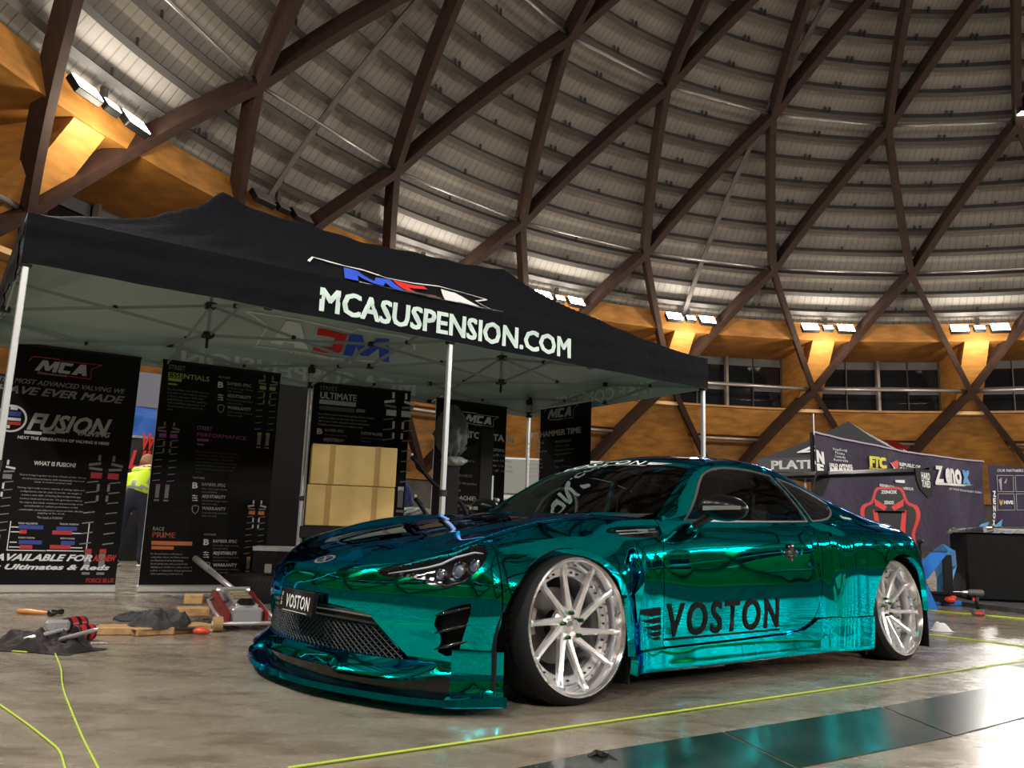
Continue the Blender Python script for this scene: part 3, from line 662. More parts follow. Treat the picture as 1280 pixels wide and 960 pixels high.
# ================================================================== cartons on a black road case
MCARD = mat('brown_cardboard', (.52, .36, .13), .75, noise=(4, .12))
MTAPE = mat('packing_tape', (.36, .22, .075), .25)
def carton(c, sz, rz, label):
    e = empty('carton', c, rz, label, 'box', 'cartons stacked under the gazebo')
    x, y, z = sz
    bb = MB(); bb.box((0, 0, z/2), sz, None, .006); bb.build('box_body', MCARD, e)
    bb = MB(); bb.box((0, 0, z+.002), (x-.01, .004, .004)); bb.build('top_flap_seam', MTAPE, e)
    for tx in (-x*.26, x*.27):
        bb = MB(); bb.box((tx, -y/2-.001, z/2), (.045, .003, z-.01)); bb.box((tx, 0, z+.001), (.045, y, .003)); bb.build('tape', MTAPE, e)
    bb = MB(); bb.box((x/2+.001, 0, z/2), (.003, .06, z-.01)); bb.build('tape', MTAPE, e)
    return e
rzc = R(14)
carton((-1.36, 7.18, .655), (.72, .42, .335), rzc, 'lower brown carton of the two, resting on the black case')
carton((-1.355, 7.19, .995), (.71, .41, .335), rzc+.015, 'upper brown carton of the two under the gazebo')
case = empty('road_case', (-1.36, 7.2, 0), rzc, 'black road case on legs carrying the two brown cartons', 'case')
bb = MB(); bb.box((0, 0, .60), (.80, .5, .10), None, .01); bb.build('case_body', MBLACK, case)
for sx in (-1, 1):
    for sy in (-1, 1): bb = MB(); bb.box((sx*.30, sy*.2, .275), (.045, .045, .55)); bb.build('leg', MALU, case)
# ================================================================== the teal chrome coupe
# car frame: x rearwards from the front axle, y towards the visible side, z up
CTH = R(38.99); CA = Vector((math.cos(CTH), math.sin(CTH), 0)); CB = Vector((CA.y, -CA.x, 0))
CO = Vector((.29828, 3.38248, 0))-CB*.90
CM = Matrix((CA, CB, Vector((0, 0, 1)))).transposed().to_4x4()
# (CA, CB, up) is left-handed: mirror y so the object frame stays right-handed
CM = Matrix(((CA.x, -CB.x, 0, CO.x), (CA.y, -CB.y, 0, CO.y), (0, 0, 1, 0), (0, 0, 0, 1)))
def cv(x, y, z): return Vector((x, -y, z))            # car coordinates -> object coordinates
car = empty('car', M4=CM, label='low teal chrome-wrapped coupe with black lettering on its door', cat='car')
def chrome():
    m = mat('teal_chrome_wrap', (.0, .76, .86), .03, 1.0); b = m.node_tree.nodes['Principled BSDF']
    b.inputs['Specular Tint'].default_value = (.3, .45, 1.0, 1); return m
MCHR = chrome()
MBLK = mat('gloss_black', (.006, .006, .007), .12, 0, coat=.5)
MMATT = mat('matt_black_plastic', (.007, .007, .008), .6, spec=.2)
MTINT = mat('tinted_glass', (.01, .012, .013), .03, 0, coat=1)
MSEAM = mat('panel_gap_black', (.002, .004, .004), .6)
def crs(tab):                                          # Catmull-Rom through numpy rows, non-uniform parameter tab[:,0]
    t = np.array([r[0] for r in tab], float); P = np.array([r[1:] for r in tab], float)
    m = np.zeros_like(P)
    for i in range(len(t)):
        if i == 0: m[i] = (P[1]-P[0])/(t[1]-t[0])
        elif i == len(t)-1: m[i] = (P[-1]-P[-2])/(t[-1]-t[-2])
        else:
            h0, h1 = t[i]-t[i-1], t[i+1]-t[i]; d0, d1 = (P[i]-P[i-1])/h0, (P[i+1]-P[i])/h1; m[i] = (d0*h1+d1*h0)/(h0+h1)
    def f(x):
        x = np.clip(np.asarray(x, float), t[0], t[-1]); i = np.clip(np.searchsorted(t, x, side='right')-1, 0, len(t)-2)
        h = t[i+1]-t[i]; u = (x-t[i])/h
        sh = (Ellipsis,)+(None,)*(P.ndim-1)
        u = u[sh]; h = h[sh]
        return (2*u**3-3*u**2+1)*P[i]+(u**3-2*u**2+u)*h*m[i]+(-2*u**3+3*u**2)*P[i+1]+(u**3-u**2)*h*m[i+1]
    return f
def arr(tab): return crs([(r[0], np.array(r[1], float).ravel()) if False else r for r in tab])
HC = crs([(-.80, .44), (-.75, .470), (-.70, .495), (-.60, .537), (-.5, .575), (-.35, .618), (-.2, .650), (0, .687), (.2, .717), (.4, .743), (.6, .765), (.8, .775), (1.2, .79)])
CRA = crs([(-.8, 0), (-.55, .0), (-.35, .022), (-.1, .042), (.1, .044), (.35, .030), (.6, .006), (.9, 0)])
def HH(X, Y):
    Y = np.abs(Y); z = HC(X)[..., 0]-.030*(Y/.7)**2
    z = z+CRA(X)[..., 0]*np.exp(-((Y-.655)/.125)**2)
    z = z+.006*np.exp(-((Y-.33)/.05)**2)*np.clip((X+.6)/.4, 0, 1)
    return z
# stations: mid point (x, y), inward direction, and rows (inset, z); z None -> on the hood surface
def nst(x, y, nx, ny, rows):
    n = np.array([nx, ny]); n = n/np.hypot(*n); out = []
    for ins, z in rows:
        px, py = x+n[0]*ins, y+n[1]*ins
        if z is None: z = float(HH(np.array(px), np.array(py)))
        out.append((px, py, z))
    return out
ST_ = []
front = [
    (-.765, .00, 1, 0, [(.03, .15), (.01, .24), (0, .33), (.004, .405), (.025, .452), (.060, None), (.12, None)]),
    (-.758, .18, 1, -.06, [(.03, .15), (.01, .24), (0, .33), (.004, .407), (.025, .456), (.062, None), (.12, None)]),
    (-.724, .36, 1, -.22, [(.03, .15), (.01, .24), (0, .33), (.004, .410), (.028, .463), (.068, None), (.13, None)]),
    (-.668, .52, 1, -.42, [(.03, .15), (.01, .24), (0, .33), (.005, .418), (.034, .478), (.080, None), (.15, None)]),
    (-.588, .665, 1, -.75, [(.03, .15), (.01, .24), (0, .33), (.008, .430), (.045, .505), (.110, None), (.19, None)]),
    (-.503, .785, .8, -1, [(.02, .14), (.005, .24), (0, .34), (.012, .445), (.062, .540), (.155, None), (.24, None)]),
    (-.420, .870, .45, -1, [(.01, .14), (.002, .25), (0, .36), (.018, .470), (.085, .575), (.205, None), (.29, None)]),
]
for r in front: ST_.append(nst(*r))
def sst(x, ys, zs=None, top=True):
    zs = zs or (.14, .26, .38, .50, .61, .7, .75); o = []
    for i in range(7):
        z = zs[i]
        if top and i >= 5: z = float(HH(np.array(x), np.array(ys[i])))
        o.append((x, ys[i], z))
    return o
ST_ += [sst(-.30, (.930, .935, .935, .905, .815, .690, .61), (.14, .26, .38, .495, .595, 0, 0)),
        sst(-.15, (.965, .968, .965, .940, .850, .700, .61), (.14, .26, .39, .515, .615, 0, 0)),
        sst(.00, (.975, .978, .975, .955, .865, .705, .61), (.14, .26, .39, .525, .630, 0, 0)),
        sst(.15, (.970, .972, .968, .945, .860, .710, .62), (.14, .26, .39, .525, .635, 0, 0)),
        sst(.27, (.945, .945, .940, .920, .850, .718, .62), (.14, .26, .39, .525, .640, 0, 0)),
        sst(.36, (.895, .898, .895, .882, .838, .725, .63), (.14, .26, .39, .525, .645, 0, 0)),
        sst(.50, (.870, .880, .880, .868, .832, .745, .65), (.14, .26, .39, .525, .650, 0, 0)),
        sst(.75, (.868, .882, .880, .866, .836, .780, .70), (.14, .26, .39, .525, .652, .735, .765), False),
        sst(1.10, (.872, .886, .884, .870, .842, .790, .71), (.14, .26, .39, .525, .655, .738, .77), False),
        sst(1.45, (.876, .888, .886, .872, .846, .792, .71), (.14, .26, .39, .525, .660, .748, .78), False),
        sst(1.75, (.880, .890, .888, .875, .850, .790, .70), (.14, .26, .39, .525, .665, .758, .795), False),
        sst(1.90, (.885, .895, .893, .882, .862, .795, .69), (.14, .26, .39, .530, .672, .765, .80), False),
        sst(1.96, (.912, .922, .924, .919, .892, .802, .685), (.14, .26, .39, .535, .680, .768, .805), False),
        sst(2.20, (.935, .942, .945, .942, .915, .810, .66), (.14, .26, .39, .540, .690, .770, .81), False),
        sst(2.45, (.955, .960, .962, .958, .928, .810, .65), (.14, .26, .39, .545, .695, .772, .81), False),
        sst(2.65, (.955, .960, .962, .956, .922, .800, .64), (.14, .26, .39, .545, .695, .772, .81), False),
        sst(2.85, (.940, .945, .945, .935, .895, .775, .62), (.14, .26, .39, .545, .690, .768, .80), False),
        [(3.00, .88, .16), (3.01, .885, .27), (3.01, .88, .40), (2.99, .865, .54), (2.97, .82, .68), (2.95, .73, .765), (2.92, .60, .80)],
        [(3.12, .76, .18), (3.14, .765, .28), (3.15, .76, .40), (3.13, .745, .54), (3.10, .70, .68), (3.07, .64, .765), (3.02, .52, .80)],
        [(3.22, .50, .18), (3.25, .50, .28), (3.26, .50, .40), (3.24, .50, .54), (3.20, .48, .68), (3.15, .44, .77), (3.08, .36, .81)],
        [(3.27, .00, .18), (3.30, .00, .28), (3.31, .00, .40), (3.29, .00, .54), (3.25, .00, .68), (3.19, .00, .78), (3.11, .00, .815)]]
NET = np.array(ST_)                                     # [station, row, xyz]
mir = NET[1] * np.array([1, -1, 1]); mie = NET[-2]*np.array([1, -1, 1])
mid = NET[:, 2]; Ls = [0.0]
for i in range(1, len(NET)): Ls.append(Ls[-1]+float(np.hypot(*(mid[i, :2]-mid[i-1, :2]))))
i0 = len(front); Ls = [l-Ls[i0]-.30 for l in Ls]         # L == x on the flanks
dL = Ls[1]-Ls[0]; dE = Ls[-1]-Ls[-2]
_fs = crs([(Ls[0]-dL, *mir)]+[(l, *s) for l, s in zip(Ls, NET)]+[(Ls[-1]+dE, *mie)]) if False else None
_T = [Ls[0]-dL]+Ls+[Ls[-1]+dE]; _P = np.concatenate([mir[None], NET, mie[None]])
class CR1:                                              # vectorised Catmull-Rom for arrays of control rows
    def __init__(s, t, P):
        s.t = np.array(t, float); s.P = np.array(P, float); t = s.t; P = s.P; m = np.zeros_like(P)
        for i in range(len(t)):
            if i == 0: m[i] = (P[1]-P[0])/(t[1]-t[0])
            elif i == len(t)-1: m[i] = (P[-1]-P[-2])/(t[-1]-t[-2])
            else:
                h0, h1 = t[i]-t[i-1], t[i+1]-t[i]; m[i] = ((P[i]-P[i-1])/h0*h1+(P[i+1]-P[i])/h1*h0)/(h0+h1)
        s.m = m
    def __call__(s, x):
        t = s.t; x = np.clip(np.asarray(x, float), t[0], t[-1]); i = np.clip(np.searchsorted(t, x, side='right')-1, 0, len(t)-2)
        h = (t[i+1]-t[i]); u = (x-t[i])/h; k = (slice(None),)*x.ndim+(None,)*(s.P.ndim-1); u = u[k]; h = h[k]
        return (2*u**3-3*u**2+1)*s.P[i]+(u**3-2*u**2+u)*h*s.m[i]+(-2*u**3+3*u**2)*s.P[i+1]+(u**3-u**2)*h*s.m[i+1]
SHELL_S = CR1(_T, _P)
def across(rows, t):                                    # rows [..., m, 3], t [...] row parameter 0..m-1
    m = rows.shape[-2]; i = np.clip(t.astype(int), 0, m-2); u = (t-i)[..., None]
    g = lambda j: np.take_along_axis(rows, np.clip(j, 0, m-1)[..., None, None], axis=-2)[..., 0, :]
    p0, p1, p2, p3 = g(i-1), g(i), g(i+1), g(i+2)
    p0 = np.where((i == 0)[..., None], 2*p1-p2, p0); p3 = np.where((i >= m-2)[..., None], 2*p2-p1, p3)
    return .5*((2*p1)+(-p0+p2)*u+(2*p0-5*p1+4*p2-p3)*u**2+(-p0+3*p1-3*p2+p3)*u**3)
def shell(s, t): return across(SHELL_S(s), t)
def shell_top(s): return shell(s, np.full(np.shape(s), 5.0))
def hood(x, r):                                         # r in -1..1 across, edge = shell row 5
    Ye = HE(x)[..., 0]*r
    return np.stack([x, Ye, HH(x, Ye)], -1)
_hs = np.linspace(Ls[0], .9, 200); _hp = shell_top(_hs)
HE = crs([(float(a), float(b_)) for a, b_ in zip(_hp[2:, 0], _hp[2:, 1]) if True]) if False else None
_o = np.argsort(_hp[:, 0]); _hx = _hp[_o, 0]; _hy = _hp[_o, 1]
def HE(x): return np.interp(x, _hx, _hy)[..., None]
# greenhouse net: per station centre, rail, belt
GC = crs([(0, .56, .748), (1, .88, .925), (2, 1.16, 1.070), (3, 1.36, 1.125), (4, 1.66, 1.150), (5, 1.98, 1.125), (6, 2.32, 1.035), (7, 2.66, .915), (8, 2.95, .835), (9, 3.10, .812)])
GR = crs([(0, .70, .735, .735), (1, .90, .860, .685), (2, 1.12, .985, .625), (3, 1.30, 1.040, .590), (4, 1.62, 1.072, .565), (5, 1.92, 1.045, .562), (6, 2.26, .960, .572), (7, 2.60, .860, .600), (8, 2.90, .800, .620), (9, 3.02, .80, .60)])
GB = [.66, .95, 1.22, 1.42, 1.70, 1.97, 2.26, 2.55, 2.80, 2.93]
rows = []
for i in range(10):
    c = GC(np.array(float(i))); r = GR(np.array(float(i)))
    C = np.array([c[0], 0, c[1]]); Rr = np.array([r[0], r[2], r[1]]); s_ = GB[i]; B = shell_top(np.array(s_)); B = B+np.array([0, -.004, 0])
    up = np.array([0, 0, .018]); o = []
    o.append(C); o.append(C*.58+Rr*.42+up+np.array([-.02*(i < 3), 0, 0])); o.append(C*.2+Rr*.8+up*1.1); o.append(Rr*1.0)
    D = Rr*.62+B*.38+np.array([0, .022, .004]); o.append(D); E_ = Rr*.25+B*.75+np.array([0, .018, .0]); o.append(E_); o.append(B)
    rows.append(o)
GN = np.array(rows); GS = CR1(list(range(10)), GN)
def green(p, q): return across(np.concatenate([(GS(p)[..., 1:2, :]*np.array([1, -1, 1])), GS(p)], -2), q+1.0)
# ------------------------------------------------------------------ implicit trimming
def poly_sd(pts, X, Z):                                 # signed distance, + inside
    P = np.array(pts, float); n = len(P); d = np.full(X.shape, 1e9); ins = np.zeros(X.shape, bool)
    for i in range(n):
        a, b_ = P[i], P[(i+1) % n]; e = b_-a; wx, wz = X-a[0], Z-a[1]
        t = np.clip((wx*e[0]+wz*e[1])/(e@e+1e-12), 0, 1); d = np.minimum(d, (wx-e[0]*t)**2+(wz-e[1]*t)**2)
        c = ((a[1] <= Z) != (b_[1] <= Z)); xi = a[0]+(Z-a[1])/(b_[1]-a[1]+1e-12)*e[0]
        ins ^= (c & (X < xi))
    d = np.sqrt(d); return np.where(ins, d, -d)
def spl(pts, n=6, closed=False):                        # smooth a polyline
    P = [np.array(p, float) for p in pts]; out = []; m = len(P)
    for i in range(m if closed else m-1):
        p0 = P[(i-1) % m] if closed or i > 0 else 2*P[0]-P[1]; p1 = P[i]; p2 = P[(i+1) % m]; p3 = P[(i+2) % m] if closed or i < m-2 else 2*P[-1]-P[-2]
        for k in range(n):
            u = k/n; out.append(.5*((2*p1)+(-p0+p2)*u+(2*p0-5*p1+4*p2-p3)*u*u+(-p0+3*p1-3*p2+p3)*u**3))
    if not closed: out.append(P[-1])
    return [tuple(p) for p in out]
def patch(name, F, srange, trange, ns, nt, inside, m, parent=car, sides=(1,), flange=.014, off=0.0, out=None, inward=None):
    s = np.linspace(*srange, ns); t = np.linspace(*trange, nt); S, T = np.meshgrid(s, t, indexing='ij')
    P = F(S, T); val = inside(P, S, T); e = 1e-3
    def nrm(S, T):
        a = F(S+e, T)-F(S-e, T); b_ = F(S, T+e)-F(S, T-e); n = np.cross(a, b_); return n/(np.linalg.norm(n, axis=-1, keepdims=True)+1e-12)
    Ng = nrm(S, T); V = []; NN = []; idx = {}; F_ = []
    sgn = 1.0
    mc = Ng[ns//2, nt//2]; pc = P[ns//2, nt//2]
    ref = np.array(out) if out is not None else pc-np.array([1.4, 0, .3])
    if mc@ref < 0: sgn = -1.0
    def gv(i, j):
        k = (i, j)
        if k not in idx: idx[k] = len(V); V.append(P[i, j]); NN.append(Ng[i, j]*sgn)
        return idx[k]
    cut = []
    def ev(i, j, i2, j2):
        k = (min((i, j), (i2, j2)), max((i, j), (i2, j2)))
        if k not in idx:
            (ia, ja), (ib, jb) = k; va, vb = val[ia, ja], val[ib, jb]; u = min(.98, max(.02, va/(va-vb)))
            idx[k] = len(V); V.append(None); NN.append(None); cut.append((idx[k], S[ia, ja]+(S[ib, jb]-S[ia, ja])*u, T[ia, ja]+(T[ib, jb]-T[ia, ja])*u))
        return idx[k]
    pos = val > 0; allp = pos[:-1, :-1] & pos[1:, :-1] & pos[1:, 1:] & pos[:-1, 1:]; anyp = pos[:-1, :-1] | pos[1:, :-1] | pos[1:, 1:] | pos[:-1, 1:]
    for i, j in zip(*np.nonzero(anyp)):
        cs = ((i, j), (i+1, j), (i+1, j+1), (i, j+1))
        if allp[i, j]: F_.append([gv(*c) for c in cs]); continue
        pl = []
        for a in range(4):
            c, d = cs[a], cs[(a+1) % 4]
            if pos[c]: pl.append(gv(*c))
            if pos[c] != pos[d]: pl.append(ev(*c, *d))
        if len(pl) > 2: F_.append(pl)
    if cut:
        cs_ = np.array([c[1] for c in cut]); ct_ = np.array([c[2] for c in cut]); cp = F(cs_, ct_); cn = nrm(cs_, ct_)*sgn
        for (k, _, _), p, n_ in zip(cut, cp, cn): V[k] = p; NN[k] = n_
    V = np.array(V); NN = np.array(NN); V = V+NN*off
    if sgn > 0: pass
    else: F_ = [f[::-1] for f in F_]
    nb = len(V); VV = [V]; N2 = [NN]
    if flange:
        ed = {}
        for f in F_:
            for a in range(len(f)):
                k = (f[a], f[(a+1) % len(f)]); ed[k] = 1
        bd = [k for k in ed if (k[1], k[0]) not in ed]; mp = {}
        ex = []; en = []
        for a, b_ in bd:
            for q in (a, b_):
                if q not in mp: mp[q] = nb+len(ex); ex += [V[q], V[q]-NN[q]*flange]; en += [NN[q], NN[q]]
        for a, b_ in bd:
            F_.append([b_ if False else mp[b_], mp[a], mp[a]+1, mp[b_]+1])
            d = V[b_]-V[a]; fn = np.cross(d, NN[a]); fn = fn/(np.linalg.norm(fn)+1e-12)
            for q in (mp[a]-nb, mp[a]-nb+1, mp[b_]-nb, mp[b_]-nb+1): en[q] = fn
        if ex: VV.append(np.array(ex)); N2.append(np.array(en))
    V = np.concatenate(VV); NN = np.concatenate(N2); objs = []
    for sd in sides:
        v = V*np.array([1, -sd, 1]); n_ = NN*np.array([1, -sd, 1]); fs = [f[::-1] for f in F_] if sd > 0 else F_
        me = bpy.data.meshes.new(name); me.from_pydata(v.tolist(), [], fs); me.materials.append(m)
        me.polygons.foreach_set('use_smooth', [True]*len(me.polygons)); me.update()
        me.normals_split_custom_set_from_vertices(n_.tolist())
        o = bpy.data.objects.new(name, me); COL.objects.link(o); o.parent = parent; objs.append(o)
    return objs
BOTH = (1, -1)
mn = lambda *a: np.minimum.reduce(a)
def pol(pts): return lambda X, Z: poly_sd(pts, X, Z)
# outlines on the flank (x, z)
ARCF = spl([(-.415, .0), (-.410, .20), (-.375, .375), (-.315, .475), (-.235, .545), (-.12, .590), (0, .592), (.10, .560), (.175, .50), (.225, .42), (.262, .28), (.285, .14), (.29, 0)])
ARCR = spl([(2.215, .0), (2.215, .20), (2.245, .36), (2.315, .48), (2.42, .565), (2.56, .605), (2.70, .590), (2.83, .52), (2.91, .42), (2.955, .28), (2.97, .10), (2.97, 0)])
archF = pol(ARCF+[(.29, -.2), (-.415, -.2)]); archR = pol(ARCR+[(2.97, -.2), (2.215, -.2)])
DOOR = spl([(.625, .90), (.602, .73), (.586, .67), (.563, .60), (.546, .52), (.534, .40), (.530, .30), (.533, .196)], 6)+spl([(.55, .182), (1.0, .190), (1.45, .202), (1.60, .215)], 6)+spl([(1.69, .245), (1.765, .33), (1.815, .44), (1.845, .55), (1.850, .64), (1.835, .72), (1.82, .90)], 8)
door = pol(DOOR)
G_ = .0028                                              # half panel gap
LH = [(-.60, .455)]
def Lx(x): return x
# headlight outline in (L, z) on the corner
HLP = spl([(-.945, .484), (-.905, .503), (-.80, .526), (-.68, .553), (-.55, .588), (-.475, .602), (-.437, .588), (-.458, .541), (-.505, .495), (-.555, .460), (-.615, .441), (-.675, .448), (-.735, .466), (-.80, .470), (-.88, .467)], 6, True)
hlight = pol(HLP)
VENT = spl([(-.640, .345), (-.579, .372), (-.512, .390)], 4)+[(-.513, .354), (-.533, .281), (-.554, .205), (-.60, .195)]+spl([(-.635, .21), (-.622, .26), (-.652, .305)], 4)
vent = pol(VENT)
GRL = spl([(-.46, .325), (-.30, .345), (0, .352), (.30, .345), (.46, .325)], 5)+spl([(.52, .27), (.60, .185), (.60, .168)], 4)+[(-.60, .168), (-.60, .185), (-.52, .27)]
grl = pol(GRL)
FS = -.395                                              # bumper / fender shut line
def bumper_in(P, S, T):
    X, Y, Z = P[..., 0], P[..., 1], P[..., 2]
    v = mn(FS-G_-S+0*X, 5.0-T)                          # up to the hood line
    g = np.where(X < -.45, grl(Y, Z), -1); return mn(v, -g, -hlight(S, Z), -vent(S, Z), -archF(X, Z), -(Z-.60)+.2, T-.0)
patch('front_bumper', shell, (Ls[0], FS+.02), (0, 5.04), 150, 110, lambda P, S, T: mn(bumper_in(P, S, T), 5.0-G_*8-T), MCHR, sides=BOTH, flange=.03)
def fender_in(P, S, T):
    X, Z = P[..., 0], P[..., 2]
    d = mn(-door(X, Z)-G_, .63-X)
    vnt = pol(spl([(.235, .668), (.29, .688), (.44, .700), (.585, .705), (.572, .662), (.46, .650), (.32, .652)], 4, True))
    return mn(S-(FS+G_), d, 5.0-G_*8-T, -archF(X, Z), -hlight(S, Z), Z-.165, -vnt(X, Z))
patch('front_fender', shell, (FS-.02, .66), (0, 5.04), 120, 120, fender_in, MCHR, sides=BOTH, flange=.03)
patch('door_panel', shell, (.50, 1.90), (0, 5.3), 130, 90, lambda P, S, T: mn(door(P[..., 0], P[..., 2])-G_, 5.0-T), MCHR, sides=BOTH)
def quarter_in(P, S, T):
    X, Z = P[..., 0], P[..., 2]
    return mn(-door(X, Z)-G_, X-1.2, -archR(X, Z), 5.0-T+0*X, np.maximum(Z-.268, -1), np.maximum(Z-.268, X-1.6))
patch('rear_quarter_panel', shell, (1.3, Ls[-1]), (0, 5.02), 190, 100, lambda P, S, T: mn(quarter_in(P, S, T)), MCHR, sides=BOTH, flange=.03)
def skirt_in(P, S, T):
    X, Z = P[..., 0], P[..., 2]
    top = np.where(X < 1.66, .176+np.clip(X-.3, 0, 2)*.02, .26)
    top = np.interp(X, [.2, .53, 1.0, 1.45, 1.60, 1.66, 1.70, 1.73, 2.3], [.174, .179, .186, .198, .211, .230, .248, .264, .265])
    return mn(X-.285, 2.212-X, top-Z, Z-.09)
def skirt(s, t):                                        # flares outward towards the floor
    p = shell(s, t); z = p[..., 2]; k = np.clip((.2-z)/.1, 0, 1)
    return p+np.stack([0*z, .035*k*k+.010+.02*np.clip(t*-1, 0, 1), 0*z], -1)
def shell_low(s, t):
    r = SHELL_S(s); lo = r[..., 0:1, :]+np.array([0, -.006, -.05]); lo2 = r[..., 0:1, :]+np.array([0, -.03, -.10]); rr = np.concatenate([lo2, lo, r], -2)
    p = across(rr, t); z = p[..., 2]; return p+np.stack([0*z, .016+0*z, 0*z], -1)
patch('side_skirt', shell_low, (.24, 2.25), (0.3, 4.3), 120, 60, skirt_in, MCHR, sides=BOTH, flange=.03)
# hood with a shut line, cowl
HOODX1 = .56
def hood_in(P, S, T):
    X, Y = P[..., 0], P[..., 1]
    return mn((1-np.abs(T))*.6-.004, HOODX1-.02-.10*(Y/.7)**2*-1-X, X+.712)
patch('hood', hood, (-.712, .66), (-1, 1), 120, 100, hood_in, MCHR, out=(0, 0, 1))
# greenhouse: roof skin with glass openings
SW1 = spl([(.80, .742), (.95, .850), (1.07, .945), (1.17, 1.000), (1.33, 1.030), (1.55, 1.034), (1.75, 1.018)], 6)
SWIN = SW1+[(1.835, .77), (1.50, .757), (1.1, .745)]
SQ = spl([(1.80, 1.006), (1.95, .975), (2.08, .932), (2.165, .890), (2.175, .868), (2.13, .828), (2.06, .798), (1.98, .782)], 6)+[(1.885, .773)]
swin = pol(SWIN); squa = pol(SQ)
def wsc(S, T): return mn((2.28-S)*.33+.020*0, (S-.04)*.33, (2.57-.14*S-T)*.25, 0*T+1)
def rwin(S, T): return mn((S-5.55)*.33, (7.55-S)*.33, (2.7-T)*.25)
def roof_in(P, S, T):
    X, Z = P[..., 0], P[..., 2]; sd = np.where(T > 3.02, np.maximum(swin(X, Z), squa(X, Z))+.007, -1)
    return mn(-sd, -wsc(S, T), -rwin(S, T), S-.02)
patch('roof', green, (0, 9), (0, 6), 230, 130, roof_in, MCHR, sides=BOTH, flange=.02, out=(0, 0, 1))
def clearglass():
    m = mat('windscreen_glass', (.62, .70, .68), .0, 0, trans=1.0, ior=1.45)
    return m
MWS = clearglass()
def thin_glass(name, tint, f):                          # thin-sheet glass: mirror reflection over tinted see-through
    m = bpy.data.materials.new(name); m.use_nodes = True; nt = m.node_tree; N = nt.nodes; L = nt.links; N.remove(N['Principled BSDF'])
    tr = N.new('ShaderNodeBsdfTransparent'); tr.inputs[0].default_value = (*tint, 1); gl = N.new('ShaderNodeBsdfGlossy'); gl.inputs['Roughness'].default_value = .01
    fr = N.new('ShaderNodeFresnel'); fr.inputs[0].default_value = 1.5; mx = N.new('ShaderNodeMixShader')
    L.new(fr.outputs[0], mx.inputs[0]); L.new(tr.outputs[0], mx.inputs[1]); L.new(gl.outputs[0], mx.inputs[2]); L.new(mx.outputs[0], N['Material Output'].inputs[0]); M[name] = m
    return m
MWS = thin_glass('windscreen_glass', (.84, .90, .88), 1); MSIDE = thin_glass('dark_side_glass', (.52, .56, .56), 1)
MHEADG = thin_glass('headlight_cover', (.9, .93, .95), 1)
patch('windscreen', green, (0.0, 2.3), (0, 3), 60, 60, lambda P, S, T: wsc(S, T)+.004, MWS, sides=(1,), flange=0, off=-.004, out=(0, 0, 1))
patch('windscreen', green, (0.0, 2.3), (0, 3), 60, 60, lambda P, S, T: wsc(S, T)+.004, MWS, sides=(-1,), flange=0, off=-.004, out=(0, 0, 1))
patch('rear_window', green, (5.3, 8), (0, 3), 50, 50, lambda P, S, T: rwin(S, T)+.004, MSIDE, sides=BOTH, flange=0, off=-.004, out=(0, 0, 1))
patch('side_window', green, (0, 9), (2.9, 6), 200, 70, lambda P, S, T: swin(P[..., 0], P[..., 2])-.004, MSIDE, sides=BOTH, flange=0, off=-.006, out=(0, 1, .5))
patch('quarter_window', green, (0, 9), (2.9, 6), 200, 70, lambda P, S, T: squa(P[..., 0], P[..., 2])-.004, mat('dark_quarter_glass', (.008, .009, .01), .04), sides=BOTH, flange=0, off=-.006, out=(0, 1, .5))
MTRIM = mat('window_trim', (.25, .25, .26), .35, .8)
patch('window_trim', green, (0, 9), (2.9, 6), 260, 100, lambda P, S, T: mn(np.maximum(swin(P[..., 0], P[..., 2]), squa(P[..., 0], P[..., 2]))+.006, .003-np.maximum(swin(P[..., 0], P[..., 2]), squa(P[..., 0], P[..., 2])), T-3.03), MTRIM, sides=BOTH, flange=.006, off=.0015, out=(0, 1, .5))
